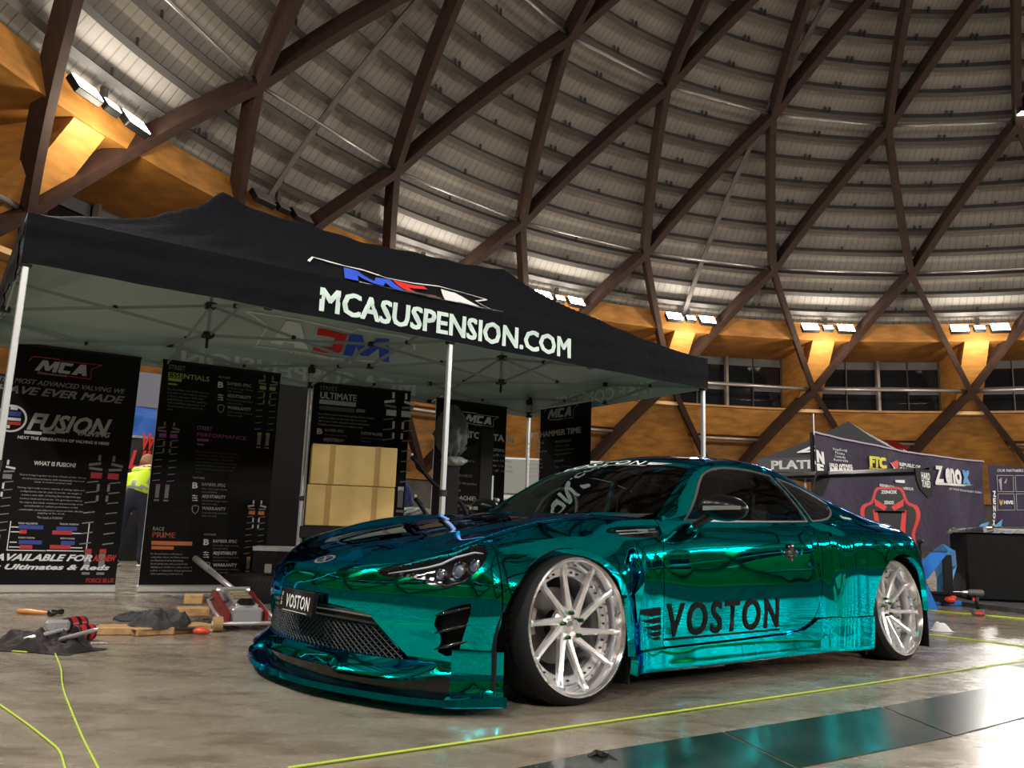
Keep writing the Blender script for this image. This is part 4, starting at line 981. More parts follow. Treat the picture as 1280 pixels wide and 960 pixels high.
# A-pillar band: black windscreen border strip along the top carries white VOSTON lettering
# ------------------------------------------------------------------ wheels
MCHROME = mat('polished_rim_chrome', (.95, .95, .97), .10, .88)
MBRUSH = mat('brushed_spoke_metal', (.90, .90, .91), .26, .80, noise=(30, .06))
MTYRE = mat('tyre_rubber', (.010, .010, .010), .65, spec=.25)
MNUT = mat('green_lug_nut', (.02, .07, .015), .25, .8)
MDISC = mat('brake_disc_iron', (.12, .11, .105), .4, .9)
def bmb(fn, name, m, par, **k): bb = MB(); fn(bb); return bb.build(name, m, par, **k)
def wheel(x, side, z, cam_deg, RL, dish, back):
    c = R(cam_deg); n = Vector((0, side*math.cos(c), math.sin(c))); xa = Vector((1, 0, 0))
    N_ = cv(*n); X_ = Vector((1, 0, 0)); Y_ = N_.cross(X_)
    M4 = Matrix((X_, Y_, N_)).transposed().to_4x4(); M4.translation = cv(x, side*.905, z)
    w = empty('wheel', M4=M4); w.parent = car; w.matrix_parent_inverse = Matrix.Identity(4); w.matrix_basis = M4
    L = dict(smooth=True, angle=40) if False else dict(angle=35)
    TR = .303
    prof = [(RL-.012, -.012), (RL+.004, -.002), (RL+.016, -.006), (RL+.030, -.022), (TR-.006, -.038), (TR, -.052), (TR, -.20), (TR-.01, -.225), (RL+.01, -.245), (RL-.015, -.24), (RL-.015, -.1)]
    bmb(lambda b: b.lathe(prof, 64, closed=True), 'tyre', MTYRE, w, **L)
    def grooves(b):
        for hz in (-.075, -.105, -.145, -.18): b.lathe([(TR+.0012, hz-.003), (TR+.0012, hz+.003)], 48)
        for i in range(60):
            a = 2*PI*i/60
            for h0, h1, s_ in ((-.055, -.10, .05), (-.15, -.20, -.05)):
                p = Vector((math.cos(a)*(TR+.0005), math.sin(a)*(TR+.0005), h0)); q = Vector((math.cos(a+s_)*(TR+.0005), math.sin(a+s_)*(TR+.0005), h1)); b.beam(p, q, .004, .003)
    bmb(grooves, 'tread_groove', MBLACK, w, kind='stuff')
    lip = [(RL-.016, -.018), (RL-.012, -.004), (RL-.004, .003), (RL+.004, .001), (RL+.006, -.006), (RL+.0, -.016)]
    bmb(lambda b: b.lathe(lip, 72, closed=True), 'rim_lip', MCHROME, w, **L)
    d = -dish
    bar = [(RL-.014, -.010), (RL-.022, -.030), (RL-.030, d*.6), (RL-.034, d), (RL-.070, d-.006), (RL-.074, d-.02), (RL-.076, -.21)]
    bmb(lambda b: b.lathe(bar, 72), 'rim_barrel', MCHROME, w, **L)
    bmb(lambda b: b.lathe([(RL-.036, d+.002), (RL-.038, d+.005), (RL-.066, d+.003), (RL-.070, d-.004)], 72), 'rivet_ring', MBRUSH, w, **L)
    def riv(b):
        for i in range(40):
            if i % 4 == 3: continue
            a = 2*PI*i/40; p = Vector((math.cos(a), math.sin(a), 0))*(RL-.053); p.z = d+.004
            b.cyl(p, p+Vector((0, 0, .007)), .0042, 6)
    bmb(riv, 'rim_rivet', MBLACK, w, kind='stuff')
    for i in range(10):
        a0 = 2*PI*(i//2)/5+(.0 if i % 2 == 0 else .56)+.15; a1 = a0+(.40 if i % 2 == 0 else .40)
        P = []
        for t, r, h in ((0, .045, d*.80), (.25, .09, d*.72), (.55, .15, d*.58), (.85, RL-.05, d*.42), (.95, RL-.030, d*.25), (1, RL-.020, -.018)):
            q0 = Vector((math.cos(a0)*.045, math.sin(a0)*.045, 0)); q1 = Vector((math.cos(a1)*(RL-.045), math.sin(a1)*(RL-.045), 0)); v = q0.lerp(q1, t/.85) if t <= .85 else q1.normalized()*r; P.append(Vector((v.x, v.y, h)))
        def sp(b):
            V = []; F = []
            for k, p in enumerate(P):
                t = (P[min(k+1, 5)]-P[max(k-1, 0)]).normalized(); up = Vector((0, 0, 1)) if k < 4 else Vector((-p.x, -p.y, 0)).normalized()
                s_ = t.cross(up).normalized(); u = s_.cross(t).normalized(); wd = (.017, .0135, .0115, .0105, .011, .015)[k]; dp = (.016, .016, .014, .012, .008, .005)[k]
                for x_, y_ in ((-1, -1), (1, -1), (1, .5), (.55, 1), (-.55, 1), (-1, .5)): V.append(p+s_*wd*x_+u*dp*y_)
            for k in range(5):
                for j in range(6): F.append((k*6+j, k*6+(j+1) % 6, k*6+6+(j+1) % 6, k*6+6+j))
            F += [tuple(range(6)), tuple(range(30, 36))]; b.add(V, F)
        bmb(sp, 'spoke', MBRUSH, w, angle=30)
    bmb(lambda b: b.lathe([(0, d*.70), (.02, d*.70), (.026, d*.74), (.030, d*.76), (.066, d*.80), (.074, d*.86), (.074, d*1.1)], 40), 'hub', MBRUSH, w, angle=30)
    bmb(lambda b: b.lathe([(0, d*.66), (.019, d*.665), (.021, d*.70)], 24), 'centre_cap', MCHROME, w, angle=30)
    for i in range(5):
        a = 2*PI*i/5+.4; p = Vector((math.cos(a)*.050, math.sin(a)*.050, d*.80))
        def nut(b): b.cyl(p-Vector((0, 0, .004)), p+Vector((0, 0, .002)), .013, 10); b.tube([p, p+Vector((0, 0, .020)), p+Vector((0, 0, .036)), p+Vector((0, 0, .040))], [.0085, .0085, .0075, .004], 8)
        bmb(nut, 'lug_nut', MNUT, w, angle=30)
    bmb(lambda b: b.lathe([(.06, -.150), (.150, -.150), (.150, -.172), (.06, -.172)], 48, closed=True), 'brake_disc', MDISC, w, **L)
    def cal(b):
        V = []
        for i in range(7):
            a = 2.6+i*.13
            for r, h in ((.12, -.135), (.178, -.135), (.178, -.19), (.12, -.19)): V.append((r*math.cos(a), r*math.sin(a), h))
        b.add(V, [(i*4+j, i*4+(j+1) % 4, i*4+4+(j+1) % 4, i*4+4+j) for i in range(6) for j in range(4)]+[(0, 1, 2, 3), (24, 25, 26, 27)])
    bmb(cal, 'brake_caliper', mat('caliper_grey', (.35, .33, .30), .4, .6), w)
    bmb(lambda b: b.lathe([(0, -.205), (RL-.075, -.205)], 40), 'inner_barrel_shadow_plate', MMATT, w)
    def valve(b): b.cyl((RL-.03, .03, -.03), (RL-.05, .035, -.012), .003, 6)
    bmb(valve, 'valve_stem', MBLACK, w)
    return w
WF, WR = .2625, .268
for sd in (1, -1):
    wheel(.0, sd, .298, 4.0, WF, .085, 0); wheel(2.613, sd, .300, 6.5, WR, .125, 0)
def well(b, x, r0, x0, x1):
    for sd in (1, -1):
        V = []; n = 24
        for i in range(n+1):
            a = PI*i/n; cx = (x0+x1)/2; rx = (x1-x0)/2+.004
            for y in (.93 if sd > 0 else .93, .50): V.append(cv(cx-math.cos(a)*rx, sd*min(y, .90), .22+math.sin(a)*(r0-.22)))
        V += []
        b.add(V, [(2*i, 2*i+2, 2*i+3, 2*i+1) for i in range(n)]+[tuple(2*i+1 for i in range(n+1))])
        for xx in (x0-.004, x1+.004): b.box(cv(xx, sd*.70, .14), (.01, .40, .17))
bmb(lambda b: (well(b, 0, .600, -.41, .285), well(b, 0, .612, 2.22, 2.965)), 'wheel_arch_liner', MMATT, car, kind='stuff')
def under(b):
    b.box(cv(1.25, 0, .155), (1.80, 1.60, .06)); b.box(cv(-.12, 0, .16), (1.0, .92, .06)); b.box(cv(2.75, 0, .19), (.9, .9, .06))
    b.box(cv(1.25, 0, .11), (1.9, 1.50, .02))
    b.box(cv(.50, 0, .42), (.02, 1.5, .5)); b.box(cv(-.42, 0, .3), (.02, 1.2, .3)); b.box(cv(2.2, 0, .45), (.02, 1.5, .55)); b.box(cv(3.0, 0, .4), (.02, 1.0, .5))
bmb(under, 'underbody', MMATT, car, kind='stuff')
bmb(lambda b: (b.beam(cv(.9, .78, .075), cv(2.15, .80, .082), .03, .022), b.beam(cv(.45, .72, .07), cv(1.1, .76, .07), .03, .03)), 'sill_rail', MBLK, car, kind='stuff')
# ------------------------------------------------------------------ front end
def plan(L):                                            # plan curve at mid bumper height with outward normal
    p = shell(np.array(L), np.array(2.0)); q = shell(np.array(L+.004), np.array(2.0)); t = q-p; n = np.array([-t[1], t[0]]) if False else np.array([t[1]*-1, t[0]])
    n = np.array([-(t[1]), t[0]]); n = n/np.hypot(*n)
    if n[0] > .3 or n@(p[:2]-np.array([.6, 0])) < 0: n = -n
    return p[:2], n
def sweep(name, prof, L0, L1, m, n=60, both=True, closed=True, **k):
    """prof(L) -> [(offset, z)...]; mirrored about the centre line"""
    bb = MB(); Lt = np.linspace(L0, L1, n); secs = []
    for L in Lt:
        p, nn = plan(float(L)); secs.append([(p[0]+nn[0]*o, max(p[1]+nn[1]*o, 0) if L <= Ls[0]+1e-6 else p[1]+nn[1]*o, z) for o, z in prof(float(L))])
    if both and abs(L0-Ls[0]) < 1e-6: secs = [[(x, -y, z) for x, y, z in s] for s in secs[::-1]][:-1]+secs
    V = [cv(*p) for s in secs for p in s]; m_ = len(secs[0]); F = []
    for i in range(len(secs)-1):
        for j in range(m_ if closed else m_-1): F.append((i*m_+j, i*m_+(j+1) % m_, (i+1)*m_+(j+1) % m_, (i+1)*m_+j))
    if closed: F += [tuple(range(m_)), tuple((len(secs)-1)*m_+j for j in range(m_))]
    bb.add(V, F); o = [bb.build(name, m, car, angle=32, **k)]
    if both and abs(L0-Ls[0]) > 1e-6:
        b2_ = MB(); b2_.add([(v[0], -v[1], v[2]) for v in V], F); o.append(b2_.build(name, m, car, angle=32, **k))
    return o
sm = lambda a, b_, x: (lambda t: t*t*(3-2*t))(min(1, max(0, (x-a)/(b_-a))))
def bl(L): return .072+.022*sm(-.95, -.66, L)-.058*sm(-.60, -.38, L)
sweep('splitter_blade', lambda L: [(-.10, .032), (bl(L)-.01, .032), (bl(L)+.004, .040), (bl(L), .062+.008*sm(-.6, -.4, L)), (bl(L)-.010, .060), (bl(L)-.022, .046), (-.10, .046)], Ls[0], -.375, MCHR)
sweep('splitter_channel', lambda L: [(-.03, .035), (-.004, .035), (-.010, .14), (-.03, .14)], Ls[0], -.42, MBLK)
def ul(L):
    return .032+.026*sm(-1.10, -1.03, L)-.050*sm(-.80, -.54, L)
def uz(L): return .125-.014*sm(-1.10, -1.03, L)+.022*sm(-.80, -.54, L)
sweep('upper_lip', lambda L: [(-.04, uz(L)-.004), (ul(L)-.006, uz(L)-.008), (ul(L)+.004, uz(L)+.004), (ul(L)-.006, uz(L)+.018), (ul(L)*.4, uz(L)+.034), (-.008, .172), (-.04, .172)], Ls[0], -.50, MCHR)
def ep(name, L0, L1):
    sweep(name, lambda L: [(-.02, .225), (.006, .222), (.008, .19), (.009, .15), (.012, .105), (.022, .078), (bl(L)*.95+.0, .056), (bl(L)*.95, .034), (-.03, .034)], L0, L1, MCHR, n=24)
ep('bumper_end_plate', -.575, -.385)
def kink(L): return sm(-.575, -.40, L)
# grille
def inpoly(x, y, P):
    c = False; n = len(P)
    for i in range(n):
        (x1, y1), (x2, y2) = P[i], P[(i+1) % n]
        if (y1 > y) != (y2 > y) and x < (x2-x1)*(y-y1)/(y2-y1)+x1: c = not c
    return c
def gx(y): return -.725+.30*y*y+.0*abs(y)
def gril(b):
    for s_ in (1, -1):
        for c in np.arange(-1.2, 1.2, .034):
            pts = []
            for z in np.arange(.165, .36, .007):
                y = c+s_*(z-.26)*1.5
                pts.append((y, z))
            run = []
            for y, z in pts+[(9, 9)]:
                if abs(y) < .62 and inpoly(y, z, GRL): run.append(cv(gx(y), y, z))
                else:
                    if len(run) > 1: b.tube(run[::max(1, len(run)//4)]+[run[-1]], .0028, 4, False)
                    run = []
bmb(gril, 'grille_mesh', mat('grille_black', (.02, .02, .022), .5, spec=.3), car, kind='stuff')
bmb(lambda b: b.grid(lambda u, v: cv(gx((u-.5)*1.3)+.07, (u-.5)*1.3, .14+v*.24), 16, 2), 'grille_backing', MMATT, car)
bmb(lambda b: b.tube([cv(gx(y)-.018+.03*abs(y), y, .330-.05*y*y) for y in np.linspace(-.50, .50, 21)], [.006]+[.012]*19+[.006], 8), 'grille_trim_bar', mat('satin_silver', (.45, .45, .46), .25, .9), car, smooth=True)
bmb(lambda b: b.tube([cv(gx(y)-.006+.03*abs(y), y, .306-.05*y*y) for y in np.linspace(-.52, .52, 21)], [.008]+[.018]*19+[.008], 8), 'grille_cross_bar', MBLK, car, smooth=True)
# number plate
PF = frame(cv(-.790, .02, .293), cv(-.03, 1, 0)-cv(0, 0, 0), Vector((.10, 0, 1)))
if (PF.to_3x3() @ Vector((0, 0, 1))).x > 0: PF = frame(cv(-.790, .02, .293), cv(-.03, 1, 0), Vector((.10, 0, 1)))
pl = MB(); pl.box((0, .045, 0), (.345, .098, .012), None, .004); plate = pl.build('number_plate', MBLK, car); plate.matrix_basis = PF
bmb(lambda b: b.box((0, .045, -.012), (.30, .085, .02)), 'plate_holder', MMATT, plate)
zs = 1
lettering('VOSTON', MWHITE, None, plate, h=.052, width=.235, bold=.015, x=-.098, y=.018, warp=lambda p: Vector((p.x, p.y, .0075)), space=1.1)
lettering('Q\nL\nD', MWHITE, None, plate, h=.020, bold=.01, x=-.150, y=.062, warp=lambda p: Vector((p.x, p.y, .0075)), line=1.0)
bmb(lambda b: b.box((.0, .004, .0065), (.24, .002, .001)), 'plate_line', MWHITE, plate)
# front badge on the nose: oval outline with a ribbon pair
def hoodw(x0, y0, sc, sy=None, off=.004):
    sy = sy or sc
    def f(p):
        X = x0-p.y*sy*-1 if False else x0+p.y*sy; Y = y0+p.x*sc; z = float(HH(np.array(X), np.array(Y))); return cv(X, Y, z+off)
    return f
ov = [(math.cos(a), .62*math.sin(a)) for a in np.linspace(0, 2*PI, 30)]
hb = hoodw(-.672, .02, .058, .052, .006)
flat([strip(ov, .22)], MCHROME, hb, car, 'badge'); flat([strip([(-.5, .35), (-.1, .1), (.3, .42), (.1, 0), (.5, -.35), (.0, -.1), (-.35, -.42), (-.15, 0), (-.5, .35)], .17)], MCHROME, hb, car, 'badge')
# headlights
def shp(L, z, inset=0.0):                                # point on the shell at (L, z), pushed inwards
    lo, hi = 0.0, 5.0
    for _ in range(22):
        t = (lo+hi)/2
        if float(shell(np.array(L), np.array(t))[2]) < z: lo = t
        else: hi = t
    p = shell(np.array(L), np.array(t)); e = 1e-3
    a = shell(np.array(L+e), np.array(t))-shell(np.array(L-e), np.array(t)); b_ = shell(np.array(L), np.array(min(5, t+.01)))-shell(np.array(L), np.array(t-.01)); n = np.cross(a, b_); n = n/np.linalg.norm(n)
    if n@(p-np.array([.9, 0, .3])) < 0: n = -n
    return p-n*inset, n
MHB = mat('headlight_housing', (.05, .05, .056), .2, .5); MHC = mat('headlight_reflector', (.75, .76, .8), .08, 1.0)
MHW = mat('headlight_white_bar', (.7, .7, .72), .3)
for sd in BOTH:
    hl = [o for o in patch('headlight', shell, (-1.0, -.40), (2.5, 5.05), 80, 70, lambda P, S, T: mn(hlight(S, P[..., 2])-.0015, 5.0-T), MHEADG, sides=(sd,), flange=.004, off=-.002)][0]
    def P_(L, z, i): p, n = shp(L, z, i); return cv(p[0], sd*p[1], p[2])
    def N_(L, z): p, n = shp(L, z); return cv(n[0], sd*n[1], n[2])
    patch('housing', shell, (-1.02, -.38), (2.2, 5.2), 40, 30, lambda P, S, T: hlight(S, P[..., 2])+.02, MHB, parent=hl, sides=(sd,), flange=0, off=-.075)
    def rimw(b):
        q = HLP[::2]
        V = []
        for L, z in q: z = min(z, float(shell(np.array(L), np.array(4.95))[2])); V += [P_(L, z, .004), P_(L, z, .075)]
        b.add(V, [(2*i, 2*((i+1) % len(q)), 2*((i+1) % len(q))+1, 2*i+1) for i in range(len(q))])
    bmb(rimw, 'headlight_rim', MHB, hl)
    def lens(L, z, r, i0):
        n = N_(L, z); c = P_(L, z, i0); f = Vector((-1, -.25*sd if False else 0, 0)); f = (n*.5+Vector((-1, 0, 0))).normalized(); q = f.to_track_quat('Z', 'Y').to_matrix().to_4x4(); q.translation = c
        bmb(lambda b: b.lathe([(r*1.25, .0), (r*1.2, .012), (r*1.0, .014), (r*.98, .0)], 24, q), 'lens_ring', MHC, hl, angle=40)
        bmb(lambda b: b.lathe([(0, r*.55), (r*.4, r*.5), (r*.75, r*.3), (r*.97, 0)], 20, q), 'projector_lens', mat('lens_glass', (.35, .38, .5), .05, .6), hl, smooth=True)
    lens(-.575, .525, .030, .045); lens(-.655, .508, .020, .045); lens(-.50, .54, .022, .035)
    for k, L in enumerate(np.linspace(-.88, -.69, 6)):
        c = P_(L, .492-.004*k+.006, .035); n = N_(L, .49)
        bmb(lambda b: b.box(c, (.020, .020, .016), n.to_track_quat('Z', 'Y').to_matrix(), .003), 'lamp_cell', MHC if k % 2 else MHB, hl)
    for z0, ins, r, mm in ((.0, .020, .0045, MHW),):
        pts = [P_(L, z, ins) for L, z in ((-.90, .490), (-.80, .507), (-.72, .522), (-.66, .538), (-.60, .566), (-.50, .588), (-.46, .585))]
        bmb(lambda b: b.tube(pts, [.002, .003, .004, .005, .005, .004, .002], 8), 'daytime_light_bar', mm, hl, smooth=True)
    pts = [P_(L, z, .02) for L, z in ((-.92, .478), (-.80, .478), (-.70, .472), (-.62, .452), (-.55, .470), (-.49, .505))]
    bmb(lambda b: b.tube(pts, .004, 6), 'lower_bright_strip', MHC, hl, smooth=True)
    # bumper side vent
    vt = patch('bumper_vent', shell, (-.70, -.48), (0, 3), 30, 30, lambda P, S, T: vent(S, P[..., 2])+.004, MMATT, sides=(sd,), flange=0, off=-.05)[0]
    for z in (.352, .290, .232):
        pts = [P_(L, z+(L+.6)*.28, i) for L, i in ((-.645, -.010), (-.60, -.004), (-.56, .0), (-.52, .004))]
        bmb(lambda b: b.tube(pts, [.003, .0065, .0065, .005], 6), 'vent_blade', MBLK, vt, smooth=True)
        bmb(lambda b: b.add([*[p for p in pts], *[P_(L, z+(L+.6)*.28-.004, .045) for L in (-.645, -.60, -.56, -.52)]], [(0, 1, 5, 4), (1, 2, 6, 5), (2, 3, 7, 6)]), 'vent_blade', MBLK, vt)
    # fender vent
    fv = patch('fender_vent', shell, (.20, .64), (3.2, 5), 50, 24, lambda P, S, T: pol(spl([(.235, .668), (.29, .688), (.44, .700), (.585, .705), (.572, .662), (.46, .650), (.32, .652)], 4, True))(P[..., 0], P[..., 2])+.003, MBLK, sides=(sd,), flange=0, off=-.018)[0]
    def PX_(x, z, i): return P_(x+.018, z, i)
    for z0 in (.664, .676): bmb(lambda b: b.tube([PX_(x, z0+(x-.3)*.06, .004) for x in (.30, .38, .46, .56)], .004, 6), 'vent_slat', MTRIM, fv, smooth=True)
    bmb(lambda b: b.box(PX_(.475, .682, .002), (.07, .006, .012), None, .002), 'vent_badge', MCHROME, fv)
    # rear door handle recess: four-leaf cup with a bar
    hc, hn = shp(1.568, .597); hc = cv(hc[0], sd*hc[1], hc[2])
    bmb(lambda b: [b.ball(hc+Vector((dx, 0, dz)), (rx, .012, rz), 12, 8) for dx, dz, rx, rz in ((-.032, 0, .034, .022), (.034, 0, .034, .022), (0, .026, .026, .026), (0, -.022, .026, .026))], 'door_handle', MBLK, car, smooth=True)
    bmb(lambda b: b.tube([hc+Vector((-.06, -sd*.006, .0)), hc+Vector((0, -sd*.022, .002)), hc+Vector((.06, -sd*.006, .0))], [.006, .009, .006], 8), 'door_handle', MBLK, car, smooth=True)
    # mirror
    mc = cv(.90, sd*.925, .800)
    ms = bmb(lambda b: b.ball(mc, (.085, .120, .062), 24, 14, Matrix.Rotation(R(12)*sd, 3, 'Z') @ Matrix.Rotation(R(4)*sd, 3, 'X')), 'wing_mirror', mat('mirror_black', (.004, .004, .005), .28, spec=.15), car, smooth=True)
    bmb(lambda b: b.add([mc+Vector((-.02, 0, 0))+Matrix.Rotation(R(12)*sd, 3, 'Z') @ Vector((-.068*math.cos(a)*math.cos(e), -sd*.122*math.sin(a), .062*math.sin(e)-.0)) for a in np.linspace(-.55, 1.15, 12) for e in (-.20+.06*a, .12+.02*a)], [(2*i, 2*i+1, 2*i+3, 2*i+2) for i in range(11)]), 'indicator_strip', MCHROME, ms, smooth=True)
    bmb(lambda b: b.beam(cv(.845, sd*.775, .700), mc+Vector((-.015, sd*.045, -.03)), .07, .034, bev=.01), 'mirror_arm', MBLK, ms)
# ------------------------------------------------------------------ interior, wing, seams, lettering
MINT = mat('interior_black', (.012, .012, .013), .6)
bmb(lambda b: (b.grid(lambda u, v: cv(.60+.32*v, (u-.5)*1.36, .745+.03*math.sin(v*PI)-.05*v*v), 12, 8), b.box(cv(.92, 0, .60), (.04, 1.36, .26)), b.box(cv(1.5, 0, .28), (1.4, 1.5, .06))), 'dashboard', MINT, car, kind='stuff')
for y in (-.36, .36):
    def seat(b):
        b.box(cv(1.42, y, .38), (.50, .46, .16), None, .05); b.box(cv(1.72, y, .62), (.14, .44, .50), Matrix.Rotation(R(18), 3, 'Y'), .05); b.box(cv(1.80, y, .92), (.09, .24, .16), Matrix.Rotation(R(14), 3, 'Y'), .03)
    bmb(seat, 'seat', MINT, car, kind='stuff')
sw = [cv(1.00+.05*math.sin(a)*-1 if False else 1.00+.065*math.sin(a), -.36+.178*math.cos(a), .755+.165*math.sin(a)) for a in np.linspace(0, 2*PI, 33)[:-1]]
bmb(lambda b: (b.tube(sw, .014, 8, closed=True), b.beam(cv(1.0, -.52, .75), cv(1.0, -.20, .75), .05, .02), b.cyl(cv(1.0, -.36, .75), cv(.85, -.36, .70), .035, 10)), 'steering_wheel', MINT, car, kind='stuff')
bmb(lambda b: [b.tube([cv(1.66, s_*.52, .4), cv(1.72, s_*.52, .9), cv(1.78, s_*.36, 1.06)], .016, 6) for s_ in (1, -1)]+[b.tube([cv(1.78, -.36, 1.06), cv(1.78, .36, 1.06)], .016, 6)], 'roll_hoop', MINT, car, kind='stuff')
MWNG = mat('satin_black_wing', (.003, .003, .004), .45, spec=.12)
wing = bmb(lambda b: b.grid(lambda u, v: (lambda a: cv(3.31-.105*math.cos(a)+.0, (u-.5)*1.52, 1.135+.018*math.sin(a)+.05*(math.cos(a)*-.5+.5)**2*1.0))(2*PI*v), 24, 17), 'rear_wing', MWNG, car, smooth=True)
for s_ in (1, -1):
    o = bmb(lambda b: b.prism([(3.185, 1.165), (3.45, 1.170), (3.44, 1.10), (3.41, .985), (3.36, .975), (3.24, 1.03), (3.20, 1.09)], -.005, .005, Matrix(((1, 0, 0, 0), (0, 0, 1, -s_*.765), (0, 1, 0, 0), (0, 0, 0, 1)))), 'wing_end_plate', MWNG, wing)
for s_ in (.05, -.42):
    bmb(lambda b: b.prism([(3.08, .78), (3.20, .79), (3.26, 1.00), (3.38, 1.14), (3.34, 1.185), (3.20, 1.175), (3.12, 1.0)], -.006, .006, Matrix(((1, 0, 0, 0), (0, 0, 1, -s_), (0, 1, 0, 0), (0, 0, 0, 1)))), 'wing_strut', MWNG, wing)
for i, tx in enumerate(('HARD', 'TUNED')):
    lettering(tx, MWHITE, None, wing, h=.045, width=.125, bold=.03, x=0, y=0, warp=lambda p, i=i: cv(3.262+p.x, .773, 1.10-.052*i+p.y))
def sidew(x0, z0, off=.004, sd=1):
    def f(p):
        q, n = shp(x0+p.x+.018, z0+p.y, -off); return cv(q[0], sd*q[1], q[2])
    return f
MDEC = mat('black_vinyl_decal', (.002, .004, .004), .5, spec=.1)
for sd in (1,):
    lettering('VOSTON', MDEC, None, car, h=.136, width=.845, bold=.020, shear=.10, x=.545-.545, y=0, warp=lambda p: sidew(.553+p.x, .229+p.x*.012+p.y-0)(Vector((0, 0, 0))), space=1.25, res=5, name='door_lettering')
    flat([[(0, 0), (.86, .008), (.86, .0155), (0, .0075)]], MDEC, lambda p: sidew(.535, .212)(p), car, 'underline', sub=4)
    W_ = [[(.505, .355), (.505, .322), (.44, .318), (.38, .327), (.30, .354), (.40, .349)], [(.505, .314), (.505, .290), (.45, .287), (.36, .305), (.44, .306)], [(.505, .282), (.505, .262), (.46, .258), (.39, .276), (.45, .277)], [(.505, .254), (.505, .238), (.47, .232), (.42, .248), (.46, .249)], [(.505, .231), (.505, .219), (.47, .218), (.445, .226)]]
    flat(W_, MDEC, lambda p: sidew(0, 0)(p), car, 'wing_decal', sub=3)
def gw(p):                                               # windscreen strip
    q = 2.5*abs(p.x); P = green(np.array(1.86+p.y), np.array(min(2.6, abs(p.x)/.265)))
    return cv(float(P[0])-.002, math.copysign(float(P[1]), p.x) if abs(p.x) > 1e-5 else 0, float(P[2])+.004)
lettering('VOSTON', MWHITE, None, car, h=.26, width=.66, bold=.004, shear=.15, x=-.43, y=.02, warp=gw, space=1.15, name='windscreen_lettering')
flat([[(.27, .06), (.27, .12), (.40, .17), (.33, .10)], [(.26, .14), (.27, .2), (.43, .26), (.36, .19)]], MWHITE, gw, car, 'windscreen_decal', sub=2)
flat([strip([(-.46, -.03), (-.2, -.02), (0, -.015), (.28, -.01)], .012)], MWHITE, gw, car, 'windscreen_decal', sub=3)
def sq(p):
    P = green(np.array(5.9+p.x*3.2), np.array(5.35-p.y*9)); return cv(float(P[0]), float(P[1])+.004, float(P[2]))
lettering('Voston', MWHITE, None, car, h=.034, width=.11, bold=.02, warp=sq, name='window_sticker')
# seam under the number plate / fuel etc: fender fin behind the front wheel
bmb(lambda b: b.tube([P_(0, .3, 0)]*2, .001, 3) if False else b.add([cv(.262, .955, .42), cv(.30, .975, .47), cv(.385, .905, .60), cv(.345, .885, .47), cv(.335, .880, .30), cv(.285, .950, .30)], [(0, 1, 5), (1, 4, 5), (1, 2, 3), (1, 3, 4), (0, 5, 4), (0, 4, 3), (0, 3, 2), (0, 2, 1)]), 'fender_fin', MCHR, car)
# ================================================================== right-hand background
def pane_quad(name, pts, m, parent=None, th=.01, **k):
    """thin flat panel through 4 world points, extruded backwards by th"""
    pts = [Vector(p) for p in pts]; n = (pts[1]-pts[0]).cross(pts[3]-pts[0]).normalized()
    bb = MB(); bb.add(pts+[p-n*th for p in pts], [(0, 1, 2, 3), (7, 6, 5, 4), (0, 4, 5, 1), (1, 5, 6, 2), (2, 6, 7, 3), (3, 7, 4, 0)]); return bb.build(name, m, parent, **k)
MPURPF = fabric('dark_purple_banner', (.030, .020, .052), .6, .45, 5, spec=.25)
MSKYB = mat('light_blue_print', (.10, .36, .72), .55); MYEL = mat('yellow_print', (.75, .68, .02), .5)
class Sheet:
    """hung fabric banner between two ground points, with pixel-guided printing"""
    def __init__(s, name, l, r, z0, z1, label, m, sag=.03, cat='banner'):
        s.l = Vector((*l, z0)); s.r = Vector((*r, z0)); s.W = (s.r-s.l).length; s.H = z1-z0
        s.F = frame(s.l, s.r-s.l, (0, 0, 1)); s.o = empty(name, M4=s.F, label=label, cat=cat)
        s.n = s.F.to_3x3() @ Vector((0, 0, 1)); s.sag = sag
        bb = MB(); bb.grid(lambda a, c: s.w(Vector((a*s.W, c*s.H-sag*math.sin(a*PI)*c*1.5, 0)), 0), 90, 40); bb.build('printed_fabric', m, s.o, smooth=True)
    def w(s, p, off=.022): return Vector((p.x, p.y, .018*math.sin(p.x*4+p.y*2)+.008*math.sin(p.x*13-p.y*7)+off))
    def loc(s, px, py): return s.F.inverted() @ opx(px, py, s.l, s.n)
    def t(s, txt, p0, p1, hp, m, **k):
        a = s.loc(*p0); b_ = s.loc(*p1); c = s.loc(p0[0], p0[1]-hp); sl = (b_.y-a.y)/(b_.x-a.x)
        lettering(txt, m, None, s.o, h=c.y-a.y, width=b_.x-a.x, warp=lambda p: s.w(Vector((a.x+p.x, a.y+p.y+p.x*sl, 0))), **k)
    def poly(s, pts, m, name='printed_shape'):
        P = [s.loc(*p) for p in pts]; flat([[(p.x, p.y) for p in P]], m, lambda p: s.w(p, .020), s.o, name, sub=2)
def at_d(px, py, D):                    # point on the pixel ray at forward distance D
    d = cam.matrix_world.to_3x3() @ Vector(((px-640)/F_PX, -(py-480)/F_PX, -1)); return Vector((0, 0, CAM_H))+d*(D/d.y)
A_ = at_d(1020, 620, 9.6); B_ = at_d(1231, 640, 12.2)
zx = Sheet('fabric_banner', (A_.x, A_.y), (B_.x, B_.y), .60, 1.93, 'large dark purple fabric banner with yellow and white logos behind the red gaming chair', MPURPF)
zx.t('Z', (1167, 602), (1176, 602.6), 19, MWHITE, bold=.04); zx.t('eno', (1178, 602.8), (1201, 604.8), 25, MWHITE, bold=.045); zx.t('x', (1202.5, 605), (1213, 606), 25, MSKYB, bold=.05)
zx.poly([(1167, 603), (1216, 606), (1204, 608), (1168, 606)], MWHITE)
